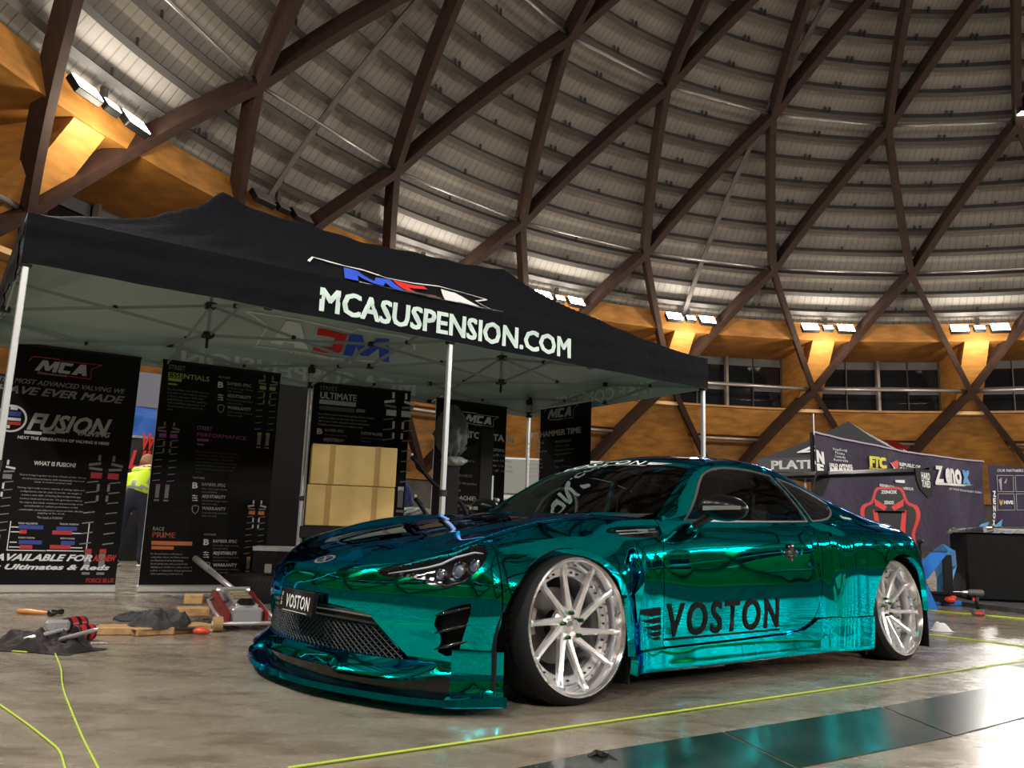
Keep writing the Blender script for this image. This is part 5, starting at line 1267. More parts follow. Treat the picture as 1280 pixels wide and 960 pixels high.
zx.t('GET YOUR SKIN ON EVERY SCREEN', (1183, 612), (1226, 617), 2.4, MWHITE)
zx.t('FTC', (1084, 583), (1105, 585), 12, MYEL, bold=.08); zx.t('TOILFOLDER', (1083.5, 588), (1104, 590), 3.6, MYEL, bold=.05)
for i, (tx, a0, a1) in enumerate((('Hong-Kong', 1040, 1058), ('Paczu', 1044, 1055), ('Canada', 1043, 1056), ('Australia', 1041, 1059))): zx.t(tx, (a0, 562.5+i*4.4), (a1, 564.5+i*4.4), 3.2, MWHITE, res=1)
zx.t('DRILD APPAREL', (1034, 583), (1066, 585), 4, MWHITE, bold=.05); zx.t('NIAW', (1035, 592), (1066, 593.5), 8, MWHITE, bold=.08)
zx.t('REPUBLIC OF', (1124, 582), (1150, 586), 4, MWHITE, bold=.03); zx.t('GAMERS', (1124, 588), (1143, 590), 4, MWHITE, bold=.03)
zx.poly([(1110, 579), (1115, 586), (1121, 588), (1123, 578), (1119, 575), (1121, 582), (1117, 583)], MREDP); zx.poly([(1109, 578), (1117, 590), (1121, 589), (1114, 583)], MWHITE)
zx.t('KENSINGTON', (1097, 608), (1115, 611), 3.2, MWHITE, bold=.02); zx.t('VERSUS', (1126, 612), (1142, 613), 3.2, MWHITE, bold=.02)
zx.poly([(1117, 600), (1129, 600), (1129, 604), (1117, 603)], MWHITE)
zx.poly([(1196, 683), (1212, 669), (1222, 668), (1212, 682)], MSKYB); zx.poly([(1214, 667), (1234, 657), (1236, 652), (1226, 655)], MSKYB)
zx.t('N', (1018, 577), (1027, 580), 14, MWHITE, bold=.07); zx.t('E', (1018, 592), (1026, 594), 12, MWHITE, bold=.07)
bb = MB(); bb.tube([zx.F.inverted() @ (A_*0+Vector((A_.x, A_.y, z))) for z in (1.9, 2.15)], .006, 6); bb.build('cable_tie', MWHITE, zx.o)
def zedge(b_):
    for i in range(40):
        a = zx.w(Vector((zx.W*i/40, zx.H-.045*math.sin(i/40*PI), 0)), .006); q = zx.w(Vector((zx.W*(i+1)/40, zx.H-.045*math.sin((i+1)/40*PI), 0)), .006); b_.beam(a, q, .02, .02+.012*random.random())
bmb(zedge, 'hem', mat('pale_hem', (.42, .36, .44), .6), zx.o)
for x in (0, zx.W-.02):
    bmb(lambda b_: b_.box((x, (1.93-.6)/2-.3, -.03), (.035, 1.93+.0, .035)), 'banner_post', mat('timber_post', (.30, .17, .07), .7) if x else MBLACK, zx.o)
C_ = at_d(1238, 640, 12.3); D_ = at_d(1300, 640, 12.6)
z2 = Sheet('fabric_banner', (C_.x, C_.y), (D_.x, D_.y), .60, 1.90, 'dark purple banner with sponsor logo boxes at the right edge', MPURPF, 0)
z2.t('OUR PARTNERS', (1245, 590), (1279, 590), 3.4, MWHITE, shear=.2)
for x0, y0 in ((1244, 594), (1269, 594), (1244, 617), (1269, 617)):
    z2.poly([(x0, y0), (x0+23, y0), (x0+23, y0+.8), (x0, y0+.8)], MGREYP); z2.poly([(x0, y0+21), (x0+23, y0+21), (x0+23, y0+20.2), (x0, y0+20.2)], MGREYP); z2.poly([(x0, y0), (x0+.7, y0), (x0+.7, y0+21), (x0, y0+21)], MGREYP); z2.poly([(x0+22.3, y0), (x0+23, y0), (x0+23, y0+21), (x0+22.3, y0+21)], MGREYP)
z2.t('HIVE', (1253, 630), (1265, 630), 4, MWHITE, bold=.04); z2.poly([(1246.5, 624), (1249, 627), (1251.5, 624), (1251, 630), (1249, 632), (1247, 630)], mat('amber_print', (.7, .33, .05), .5))
z2.poly([(1246, 600), (1250, 597), (1250, 613), (1248, 613)], MGREYP); z2.poly([(1253, 604), (1258, 597), (1257, 604)], MGREYP)
z2.t('Z E N O X', (1238.5, 660), (1241.5, 660), 60, MWHITE, bold=.02) if False else None
for i, ch in enumerate('ZENOX'): z2.t(ch, (1238.3, 621+i*9), (1241.8, 621+i*9), 7, MWHITE, bold=.05)
z2.poly([(1238, 672), (1240, 658), (1251, 649), (1247, 668)], MSKYB); z2.poly([(1250, 667), (1290, 655), (1290, 661), (1262, 667)], MSKYB)
# second gazebo, far behind
MGZ = fabric('charcoal_polyester', (.045, .045, .052), .55, .3, 2); MGZL = fabric('grey_polyester', (.13, .13, .14), .55, .3, 2)
gc = at_d(1063, 600, 18.2); g2 = empty('gazebo', (gc.x, gc.y, 0), R(52), 'grey and black gazebo standing behind the purple banner', 'gazebo')
hs = 1.5
cs = [(-hs, -hs), (hs, -hs), (hs, hs), (-hs, hs)]
for i in range(4):
    a, c = cs[i], cs[(i+1) % 4]
    bb = MB(); bb.grid(lambda u, v: Vector(((a[0]+(c[0]-a[0])*u)*(1-v), (a[1]+(c[1]-a[1])*u)*(1-v), 2.42+.93*(v*.75+v*v*.25))), 9, 9); bb.build('roof_panel', MGZL if i == 1 else MGZ, g2, smooth=True)
    bb = MB(); bb.box(((a[0]+c[0])/2, (a[1]+c[1])/2, 2.27), (3.02 if i % 2 == 0 else .01, .01 if i % 2 == 0 else 3.02, .30)); bb.build('valance', MGZ, g2)
    bb = MB(); bb.box((a[0]*.98, a[1]*.98, 1.2), (.04, .04, 2.4)); bb.build('post', MALU, g2)
fg = lambda ax: None
F2 = frame(g2.matrix_basis @ Vector((-hs, -hs-.012, 2.15)), g2.matrix_basis.to_3x3() @ Vector((1, 0, 0)), (0, 0, 1)) if False else None
lettering('PLATINUM', MWHITE, None, g2, h=.17, width=1.6, bold=.04, warp=lambda p: Vector((-hs-.012, 1.2-p.x, 2.19+p.y)))
lettering('Dlus', MWHITE, None, g2, h=.20, width=1.1, bold=.06, shear=.6, warp=lambda p: (lambda v: Vector((-hs*(1-v)-.02, (.7-p.x), 2.45+.93*(v*.75+v*v*.25)+.02)))(.10+p.y*1.0))
lettering('PLATINUM', MWHITE, None, g2, h=.17, width=1.6, bold=.04, warp=lambda p: Vector((-1.2+p.x, -hs-.012, 2.19+p.y)))
lettering('Dlus', MWHITE, None, g2, h=.22, width=1.2, bold=.05, shear=.6, warp=lambda p: (lambda v: Vector((-.7+p.x, -hs*(1-v)-.03, 2.45+.93*(v*.75+v*v*.25)+.02)))(.08+p.y*.9))
flat([[(.1, .55), (1.2, .1), (1.3, .35), (.35, .75)]], MREDP, lambda p: (lambda v: Vector((hs*(1-v)+.03, -1.2+p.x*1.2, 2.42+.93*(v*.75+v*v*.25)+.03)))(p.y*.8), g2, 'red_print', sub=3)
flat([[(.25, .5), (1.1, .05), (1.15, .12), (.35, .6)]], MWHITE, lambda p: (lambda v: Vector((hs*(1-v)+.05, -1.2+p.x*1.2, 2.42+.93*(v*.75+v*v*.25)+.05)))(p.y*.8), g2, 'white_print', sub=3)
# gaming chair
MCHB = mat('black_leatherette', (.012, .012, .013), .35); MCHRED = mat('red_leatherette', (.58, .03, .03), .4)
cp = at_d(1113, 700, 9.0); ch = empty('gaming_chair', (cp.x, cp.y, .05), R(-28), 'red and black racing-style gaming chair in front of the purple banner', 'chair')
tilt = Matrix.Rotation(R(-8), 4, 'X')
def cprism(poly, y0, y1, name, m, par=ch):            # outline in (x, z), thickness along y
    return bmb(lambda b_: b_.prism(poly, y0, y1, Matrix.Translation((0, .12, 0)) @ tilt @ Matrix(((1, 0, 0, 0), (0, 0, 1, 0), (0, 1, 0, 0), (0, 0, 0, 1)))), name, m, par, angle=40)
half = [(0, 1.26), (.11, 1.26), (.15, 1.22), (.19, 1.10), (.27, 1.06), (.30, 1.00), (.29, .90), (.24, .76), (.25, .62), (.27, .48), (0, .46)]
full = half+[(-x, z) for x, z in half[::-1][1:-1]]
cprism(spl(full, 3, True), 0, .10, 'backrest', MCHRED)
core = [(x*.86, .46+(z-.46)*.965) for x, z in full]; cprism(spl(core, 3, True), -.012, .09, 'back_cushion', MCHB)
for s_ in (1, -1):
    cprism([(s_*.13, 1.02), (s_*.17, 1.0), (s_*.15, .80), (s_*.16, .50), (s_*.11, .50), (s_*.10, .80)], -.02, .0, 'red_stripe', MCHRED)
    cprism([(s_*.02, 1.03), (s_*.15, 1.12), (s_*.14, 1.04), (s_*.05, .985)], -.055, -.03, 'red_stripe', MCHRED)
    bmb(lambda b_: b_.box((s_*.30, -.10, .66), (.07, .26, .04), None, .015), 'armrest', MCHB, ch); bmb(lambda b_: b_.box((s_*.29, -.05, .56), (.03, .06, .18)), 'arm_post', MCHB, ch)
cprism([(-.15, .985), (.15, .985), (.16, 1.10), (.08, 1.13), (-.08, 1.13), (-.16, 1.10)], -.05, -.012, 'head_cushion', MCHB)
for z_, w_ in ((1.185, .16), (1.06, .10)):
    lettering('ZENOX', MWHITE, Matrix.Translation((0, .12, 0)) @ tilt @ Matrix(((1, 0, 0, -w_/2), (0, 0, 1, -.015 if w_ > .12 else -.053), (0, 1, 0, z_), (0, 0, 0, 1))) @ Matrix.Diagonal((1, 1, -1, 1)), ch, h=.035, width=w_, bold=.05)
bmb(lambda b_: b_.box((0, -.18, .45), (.50, .50, .12), None, .04), 'seat', MCHB, ch); bmb(lambda b_: [b_.box((s_*.23, -.18, .48), (.10, .48, .12), None, .04) for s_ in (1, -1)], 'side_bolster', MCHRED, ch, kind='stuff')
bmb(lambda b_: b_.cyl((0, -.12, .09), (0, -.12, .40), .03), 'gas_column', MBLACK, ch)
for i in range(5):
    a = 2*PI*i/5; bmb(lambda b_: (b_.beam((0, -.12, .10), (.30*math.cos(a), -.12+.30*math.sin(a), .075), .05, .03), b_.ball((.31*math.cos(a), -.12+.31*math.sin(a), .032), .032, 8, 6)), 'base_arm', MBLACK, ch, kind='stuff')
# blue standing letter X
XP = gpx(1160, 761)
mX = mat('saturated_blue_foam', (.025, .20, .72), .4); ex = empty('blue_letter', XP, R(-22), 'large bright blue foam letter X standing behind the rear wheel', 'letter')
xs = [(-.36, 0), (-.20, 0), (0, .22), (.0, .22), (.11, 0), (.11, 0)]
xp = [(.10, .0), (-.02, .0), (-.16, .22), (-.30, .0), (-.44, .0), (-.23, .30), (-.44, .60), (-.30, .60), (-.16, .38), (.06, .60), (.22, .60), (-.01, .29)]
bmb(lambda b_: b_.prism(xp, 0, .10, Matrix(((1, 0, 0, 0), (0, 0, 1, 0), (0, 1, 0, 0), (0, 0, 0, 1)))), 'letter_face', mX, ex)
bmb(lambda b_: b_.prism([(x+.012, z) for x, z in xp], .10, .20, Matrix(((1, 0, 0, 0), (0, 0, 1, 0), (0, 1, 0, 0), (0, 0, 0, 1)))), 'letter_back', MBLACK, ex)
# blue faceted column
fp = at_d(1182, 735, 9.9); fp.z = 0; fc = empty('faceted_column', fp, 0, 'faceted light blue column standing beside the black counter', 'column')
def facet(b_):
    V = []; hts = (.06, .30, .45, .62, .70); rad = (.10, .09, .13, .125, .005)
    for h_, r_ in zip(hts, rad):
        for i in range(5): a = 2*PI*i/5+h_*1.4; V.append((r_*math.cos(a), r_*math.sin(a), h_))
    for k in range(4):
        for i in range(5):
            p, q = k*5+i, k*5+(i+1) % 5; b_.add([V[p], V[q], V[q+5]], [(0, 1, 2)], (i+k) % 3); b_.add([V[p], V[q+5], V[p+5]], [(0, 1, 2)], (i+k+1) % 3)
bmb(facet, 'faceted_shell', [mat('blue_facet_1', (.05, .22, .50), .5), mat('blue_facet_2', (.14, .42, .75), .5), mat('blue_facet_3', (.03, .12, .28), .5)], fc)
bmb(lambda b_: b_.box((0, 0, .03), (.24, .24, .06), None, .01), 'foot', mX, fc)
bmb(lambda b_: b_.box((-.05, -.16, .30), (.10, .03, .55)), 'dark_strut', MBLACK, fc)
# platform with mat, counter, tools
q0, q1 = gpx(1150, 751), gpx(1290, 769)
def plat(b_):
    d = (q1-q0).normalized(); n = Vector((-d.y, d.x, 0)); n = n if n.y > 0 else -n
    P = [q0-d*.5, q1+d*1.5, q1+d*1.5+n*3, q0-d*.5+n*3]; b_.add([Vector((p.x, p.y, 0)) for p in P]+[Vector((p.x, p.y, .05)) for p in P], [(3, 2, 1, 0), (4, 5, 6, 7), (0, 1, 5, 4), (1, 2, 6, 5), (2, 3, 7, 6), (3, 0, 4, 7)])
pf = bmb(plat, 'display_platform', mat('grey_carpet', (.05, .048, .05), .95, noise=(30, .3)), None); tag(pf, 'low grey carpeted display platform at the right edge', 'platform')
kc = at_d(1243, 715, 10.3); kb = empty('display_counter', (kc.x+.25, kc.y, .05), R(-15), 'black draped display counter with a glossy printed top at the right', 'counter')
bmb(lambda b_: b_.box((0, 0, .40), (1.25, .70, .80), None, .03), 'draped_body', fabric('black_drape', (.006, .006, .006), .7, .4, 3, spec=.2), kb)
bmb(lambda b_: b_.grid(lambda u, v: Vector(((u-.5)*1.3, -.37+v*.76, .80+.07*math.sin(v*PI)-.03*(2*u-1)**2+.02)), 20, 10), 'glossy_top', mat('glossy_black_top', (.01, .01, .011), .12, coat=1), kb, smooth=True)
lettering('Vmin', MGREYP, None, kb, h=.07, width=.5, bold=.03, shear=.4, warp=lambda p: Vector((-.42+p.x, -.39, .805+p.y*.6)))
bmb(lambda b_: b_.box((.15, -.37, .83), (.9, .012, .05)), 'chrome_edge', MSILV, kb)
bmb(lambda b_: [b_.cyl((.30+.09*i, -.36, .33+.04*(i % 2)), (.30+.09*i, -.365, .33+.04*(i % 2)), .012, 8) for i in range(3)], 'stud', MSILV, kb, kind='stuff')
# drill
dp = gpx(1223, 770); dr = empty('cordless_drill', (dp.x, dp.y, 0), R(-10), 'grey and red cordless drill standing upright on its battery', 'drill')
MDG = mat('grey_tool_plastic', (.10, .09, .09), .45)
bmb(lambda b_: b_.box((0, 0, .035), (.11, .075, .06), None, .012), 'battery', MDG, dr); bmb(lambda b_: b_.box((0, -.036, .03), (.08, .006, .025)), 'battery_label', MREDP, dr)
bmb(lambda b_: b_.tube([(.0, 0, .06), (-.01, 0, .13), (.0, 0, .20)], [.020, .018, .022], 10), 'grip', MBLACK, dr, smooth=True); bmb(lambda b_: b_.box((-.035, 0, .16), (.015, .018, .03)), 'trigger', MREDP, dr)
bmb(lambda b_: b_.tube([(.06, 0, .225), (.05, 0, .225), (-.06, 0, .225), (-.09, 0, .225)], [.022, .032, .030, .022], 12), 'motor_housing', MDG, dr, smooth=True); bmb(lambda b_: b_.tube([(-.09, 0, .225), (-.13, 0, .225), (-.14, 0, .225), (-.22, 0, .225)], [.017, .014, .005, .004], 10), 'chuck', MSILV, dr)
# small items on the platform
rp_ = at_d(1187, 742, 9.55); rp_.z = .05
r1 = bmb(lambda b_: (b_.ball(rp_+Vector((0, 0, .035)), (.06, .05, .035), 10, 6), b_.ball(rp_+Vector((.05, .02, .06)), (.04, .03, .02), 8, 6)), 'red_clamp', mat('bright_red_plastic', (.8, .05, .02), .4), None, smooth=True, kind='stuff'); tag(r1, 'bright red plastic clamp lying on the platform beside the blue letter', 'clamp'); del r1['kind']
bx = empty('floor_monitor', at_d(1172, 742, 9.75)*1.0, R(-15), 'low black box between the blue letter and the red clamp', 'box'); bx.location.z = .05
bmb(lambda b_: (b_.box((0, 0, .09), (.46, .25, .03), None, .01), b_.box((0, 0, .04), (.30, .20, .08))), 'box_body', MBLACK, bx, kind='stuff')
wp = gpx(1176, 789)
def rag(b_):
    b_.grid(lambda u, v: wp+Vector(((u-.5)*.17*(1-.3*v), (v-.5)*.14, .003+.085*math.sin(PI*v)*(math.sin(PI*u)**1.5)*(1+.3*math.sin(9*u)))), 18, 12)
    b_.grid(lambda u, v: wp+Vector((-.16+(u-.5)*.16, .08+(v-.5)*.09, .003+.035*math.sin(PI*v)*math.sin(PI*u)*(1+.4*math.sin(12*u+3)))), 14, 8)
r2 = bmb(rag, 'cloth', mat('white_cloth', (.85, .85, .84), .8), None, smooth=True); tag(r2, 'crumpled white cloth on the floor behind the rear wheel', 'cloth')
# ------------------------------------------------------------------ floor lines, cover plates
MLIME2 = mat('fluorescent_yellow_cord', (.42, .56, .05), .6)
def cord(pts, label, r=.0036, name='string_line', z=.005, mm=None):
    P = [gpx(x, y, z) for x, y in pts]
    if len(P) > 2:
        A = [np.array(p) for p in P]; P = [Vector(q) for q in spl([tuple(a) for a in A], 6)]
    tag(bmb(lambda b_: b_.tube(P, r, 6), name, mm or MLIME2, None, smooth=True), label, 'cord')
cord([(360, 960), (1280, 826)], 'long straight yellow string line on the floor in front of the car', .0042)
cord([(1150, 762), (1282, 774)], 'yellow line on the floor along the edge of the display platform', .010)
cord([(1150, 792), (1210, 799), (1282, 808)], 'short yellow line on the floor behind the rear wheel', .006)
cord([(-6, 877), (30, 902), (62, 927), (75, 940), (82, 962)], 'yellow cord curving to the bottom left corner of the photo')
cord([(69, 817), (76, 835), (79, 860), (90, 890), (105, 925), (125, 964)], 'yellow cord running from the dark jacket down to the bottom edge')
cord([(-4, 796), (12, 802)], 'short end of yellow cord left of the dark jacket'); cord([(34, 815), (12, 813), (10, 808), (18, 811)], 'yellow cord loop just left of the dark jacket')
MPLT = mat('dark_floor_plate', (.028, .045, .036), .22, .3, noise=(5, .5))
def fpl(pts, label=None):
    P = [gpx(x, y, 0) for x, y in pts]; n = len(P)
    bb = MB(); bb.add([p+Vector((0, 0, .0005)) for p in P]+[p+Vector((0, 0, .004)) for p in P], [tuple(range(n, 2*n))]+[(i, (i+1) % n, (i+1) % n+n, i+n) for i in range(n)]); o = bb.build('floor_cover_plate', MPLT, None, kind='structure')
fpl([(645, 962), (741, 942), (903, 916.5), (995, 962)]); fpl([(906, 916), (1100, 885), (1190, 921.5), (998, 961)]); fpl([(1104, 884.5), (1300, 848), (1400, 866), (1193, 920.5)])
tag(bmb(lambda b_: b_.tube([gpx(x, y, z) for x, y, z in ((735, 946, .003), (745, 941, .012), (752, 944, .01), (760, 946, .004), (772, 951, .003))], [.004, .01, .012, .008, .002], 6), 'debris', MBLACK, None), 'small black scrap at the corner of the dark floor strip', 'debris')
# timber packs standing across the hall (seen in the door's reflection)
MPINE = mat('pale_pine', (.62, .44, .22), .6, noise=(4, .15))
for i, (x, y, n) in enumerate(((8.5, -6.5, 9), (11.6, -3.9, 7), (5.6, -9.2, 4))):
    e = empty('timber_pack', (x, y, 0), R(40), ('tall middle', 'right-hand', 'lowest, left-hand')[i]+' pack of pale boards behind the camera, mirrored in the car door', 'timber pack', 'timber packs across the hall')
    for k in range(n): bmb(lambda b_: b_.box((.04*((k*7) % 3), .03*((k*5) % 3), .10+.13*k), (2.8, 1.1, .10), None, .008), 'board_layer', MPINE, e)
    for xx in (-1.0, 1.0): bmb(lambda b_: b_.box((xx, 0, .025), (.1, 1.0, .05)), 'bearer', MPINE, e)
# ================================================================== behind and left
MHIV = mat('hi_vis_yellow', (.62, .85, .02), .6); MREFL = mat('reflective_tape', (.30, .32, .30), .35); MNAVYC = mat('dark_navy_cloth', (.012, .014, .028), .85)
MSKIN = mat('skin', (.55, .30, .20), .5); MHAIR = mat('light_brown_hair', (.26, .13, .05), .7, noise=(40, .4)); MSHOE = mat('white_shoe_sole', (.7, .7, .68), .6)
def skin(name, verts, edges, radii, m, parent, sub=2, root=0):
    me = bpy.data.meshes.new(name); me.from_pydata(verts, edges, []); o = bpy.data.objects.new(name, me); COL.objects.link(o)
    sk = o.modifiers.new('s', 'SKIN'); lay = me.skin_vertices[0].data
    for i, r in enumerate(radii): lay[i].radius = (r, r) if not isinstance(r, tuple) else r; lay[i].use_root = (i == root)
    sb = o.modifiers.new('u', 'SUBSURF'); sb.levels = sub; sb.render_levels = sub
    dg = bpy.context.evaluated_depsgraph_get(); dg.update(); me2 = bpy.data.meshes.new_from_object(o.evaluated_get(dg)); bpy.data.objects.remove(o)
    me2.materials.clear()
    for q in (m if isinstance(m, list) else [m]): me2.materials.append(q)
    me2.polygons.foreach_set('use_smooth', [True]*len(me2.polygons)); me2.name = name
    n = bpy.data.objects.new(name, me2); COL.objects.link(n); n.parent = parent; return n
pp = at_d(160, 700, 11.9); pe = empty('person', (pp.x, pp.y, 0), R(12), 'person in hi-vis yellow vest and dark trousers bending forward, back to us', 'person')
# local: +y away from the camera, +x to the right; leaning forward and to the right
V = [(0, 0, .93), (.03, .06, 1.10), (.06, .17, 1.27), (.07, .27, 1.38), (.05, .36, 1.42), (.03, .42, 1.45), (.02, .47, 1.49),
     (-.10, 0, .88), (-.15, .02, .50), (-.17, -.05, .09), (-.18, .08, .04), (.10, .02, .88), (.14, .07, .50), (.15, .0, .09), (.17, .13, .04),
     (-.12, .28, 1.33), (-.20, .24, 1.10), (-.19, .30, .87), (-.16, .37, .80), (.28, .26, 1.34), (.34, .30, 1.10), (.30, .42, .92), (.27, .48, .86)]
Ed = [(0, 1), (1, 2), (2, 3), (3, 4), (4, 5), (5, 6), (0, 7), (7, 8), (8, 9), (9, 10), (0, 11), (11, 12), (12, 13), (13, 14), (3, 15), (15, 16), (16, 17), (17, 18), (3, 19), (19, 20), (20, 21), (21, 22)]
Rd = [.15, .145, .155, .15, .06, .055, .07, .095, .065, .045, .04, .095, .065, .045, .04, .06, .045, .034, .028, .06, .045, .034, .028]
body = skin('body', V, Ed, Rd, [MNAVYC, MSKIN, MHAIR], pe)
for p in body.data.polygons:
    c = p.center; p.material_index = 1 if (c.z < 1.13 and c.z > .70 and (c.x < -.17 or c.x > .285) and c.y > .18) or c.z > 1.425 else 0
tv = [(0.0, .02, .99), (.03, .07, 1.12), (.06, .17, 1.27), (.08, .25, 1.36), (-.10, .26, 1.33), (.26, .25, 1.33)]
ve = skin('hi_vis_vest', tv, [(0, 1), (1, 2), (2, 3), (3, 4), (3, 5)], [.185, .175, .178, .168, .085, .085], [MHIV, MREFL], pe)
for p in ve.data.polygons:
    c = p.center; p.material_index = 1 if abs(c.z-1.10+.0*c.x) < .022 or (abs(c.x+.05-.02) < .018 and c.z > 1.1) or (abs(c.x-.17) < .02 and c.z > 1.1) else 0
hd = bmb(lambda b: b.ball((.02, .49, 1.49), (.085, .105, .115), 16, 12, Matrix.Rotation(R(-40), 3, 'X')), 'head', MSKIN, pe, smooth=True)
bmb(lambda b: b.grid(lambda u, v: Vector((.02, .475, 1.505))+Vector((math.cos(2*PI*u)*math.cos((v-.18)*PI/2*1.15)*.105, math.sin(2*PI*u)*math.cos((v-.18)*PI/2*1.15)*.12, math.sin((v-.18)*PI/2*1.15)*.115))*(1+.05*math.sin(25*u*PI)*math.sin(9*v)), 24, 10, wrap=True), 'hair', MHAIR, pe, smooth=True)
for sx, sy in ((-.175, .05), (.165, .10)):
    bmb(lambda b: (b.box((sx, sy, .018), (.095, .27, .030), None, .012)), 'shoe_sole', MSHOE, pe); bmb(lambda b: b.ball((sx, sy+.01, .055), (.046, .125, .045), 12, 8), 'shoe', MBLACK, pe, smooth=True)
for side, (wx, wy, wz) in ((-1, (-.16, .38, .79)), (1, (.27, .49, .85))):
    for k in range(5):
        a = (k-2)*.018 if k < 4 else -.035*side
        L_ = (.070, .080, .083, .072, .05)[k]; q = Vector((wx+a, wy+.01, wz-.02))
        bmb(lambda b: b.tube([q, q+Vector((a*.2, .01, -L_*.5)), q+Vector((a*.2, .03, -L_*.9))], [.010, .009, .007], 6), 'finger', MSKIN, pe, smooth=True)
# dark exhibition backdrop behind the banners, with red brush lettering
sA, sB = at_d(120, 640, 13.2), at_d(215, 640, 14.0)
sg = Sheet('backdrop_sign', (sA.x, sA.y), (sB.x, sB.y), .0, 1.98, 'black sign with red brush letters seen between the two left banners', mat('black_sign_vinyl', (.008, .008, .009), .5), 0, 'sign')
sg.t('W', (176, 561), (193, 563), 20, MREDP, bold=.035, shear=.2); sg.t('LIKE', (160, 585), (208, 587), 22, MREDP, bold=.03, shear=.25)
bmb(lambda b: b.box((sg.W/2, 1.99, 0), (sg.W, .04, .04)), 'top_rail', MSILV, sg.o)
bA, bB = at_d(150, 640, 14.6), at_d(230, 640, 15.2)
bs = Sheet('blue_tarpaulin', (bA.x, bA.y), (bB.x, bB.y), 1.9, 3.2, 'bright blue tarpaulin above the black sign between banners', fabric('blue_tarp', (.02, .13, .55), .45, .8, 4), .06, 'tarpaulin')
bmb(lambda b: b.box((bs.W/2, 1.05, .03), (bs.W, .62, .02)), 'grey_upper_band', mat('lilac_grey_sheet', (.16, .16, .21), .6), bs.o)
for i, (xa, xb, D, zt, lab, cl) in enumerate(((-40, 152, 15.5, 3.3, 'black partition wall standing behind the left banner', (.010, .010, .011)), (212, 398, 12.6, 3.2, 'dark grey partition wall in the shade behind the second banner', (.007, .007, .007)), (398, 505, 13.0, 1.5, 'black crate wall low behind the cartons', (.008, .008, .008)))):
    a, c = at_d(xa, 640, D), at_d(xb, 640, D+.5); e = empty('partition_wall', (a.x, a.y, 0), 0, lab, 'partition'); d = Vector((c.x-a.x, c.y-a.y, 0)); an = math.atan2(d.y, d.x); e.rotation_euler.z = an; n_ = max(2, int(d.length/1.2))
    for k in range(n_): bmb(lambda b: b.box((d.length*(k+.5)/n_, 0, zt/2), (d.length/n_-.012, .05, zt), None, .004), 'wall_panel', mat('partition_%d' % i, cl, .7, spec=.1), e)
# display rack with coilovers and a wrapped top, behind the middle post
rk = at_d(560, 690, 8.25); re_ = empty('display_rack', (rk.x, rk.y, 0), R(18), 'black display rack with curved arms and plastic-wrapped top behind the middle post', 'rack')
bmb(lambda b: b.box((0, 0, .02), (.6, .5, .04), None, .01), 'base_plate', MBLACK, re_)
bmb(lambda b: b.box((0, 0, .85), (.13, .10, 1.66), None, .01), 'upright', MBLACK, re_)
for sx, zz, ln in ((-1, 1.35, .36), (-1, .95, .30), (1, .95, .42), (-1, .55, .34), (1, .55, .34)):
    bmb(lambda b: b.tube([(sx*(.06+ln*t), -.02, zz-.30*math.cos(t*PI/2)**1.3+.0) for t in np.linspace(0, 1, 9)], .022, 8), 'curved_arm', MBLACK, re_, smooth=True)
    bmb(lambda b: b.ball((sx*(.06+ln), -.02, zz+.02), .022, 8, 6), 'arm_tip', MSILV, re_, smooth=True)
def crump(c, rx, ry, rz, s0):
    c = Vector(c)
    def f(u, v):
        a = 2*PI*u; e = PI*(v-.5); k = 1+.16*math.sin(7*a+3*e+s0)+.10*math.sin(13*a-8*e+s0)+.08*math.sin(21*e+5*a)
        return c+Vector((math.cos(a)*math.cos(e)*rx*k, math.sin(a)*math.cos(e)*ry*k, math.sin(e)*rz*(1+.08*math.sin(9*a))))
    return f
MPLAS = mat('crumpled_clear_plastic', (.30, .33, .31), .25, 0, coat=.6)
bmb(lambda b: b.grid(crump((-.02, 0, 1.62), .15, .14, .26, 0), 40, 20, wrap=True), 'plastic_wrap', mat('smoky_plastic', (.10, .11, .11), .3, coat=.5), re_, smooth=True)
bmb(lambda b: b.grid(crump((0, -.05, 1.33), .12, .08, .05, 2), 30, 12, wrap=True), 'plastic_wrap', MPLAS, re_, smooth=True)
# second black upright with the light strip beside 88 TOYOTA 86
ls = at_d(602, 690, 8.95); le = empty('light_stand', (ls.x, ls.y, 0), R(20), 'narrow black upright with pale edge right of the middle gazebo post', 'stand')
bmb(lambda b: b.box((0, 0, .88), (.15, .08, 1.74), None, .01), 'upright', MBLACK, le); bmb(lambda b: b.box((.085, -.01, .75), (.022, .03, 1.0)), 'pale_edge', MALU, le); bmb(lambda b: b.box((0, 0, .02), (.4, .4, .04)), 'foot', MBLACK, le)
bmb(lambda b: b.tube([(-.28*t-.06, -.03, .98-.62*(1-math.cos((1-t)*PI/2))**1.2) for t in np.linspace(0, 1, 9)], .024, 8), 'curved_arm', MBLACK, le, smooth=True); bmb(lambda b: b.ball((-.34, -.03, 1.0), .025, 8, 6), 'arm_tip', MSILV, le, smooth=True)
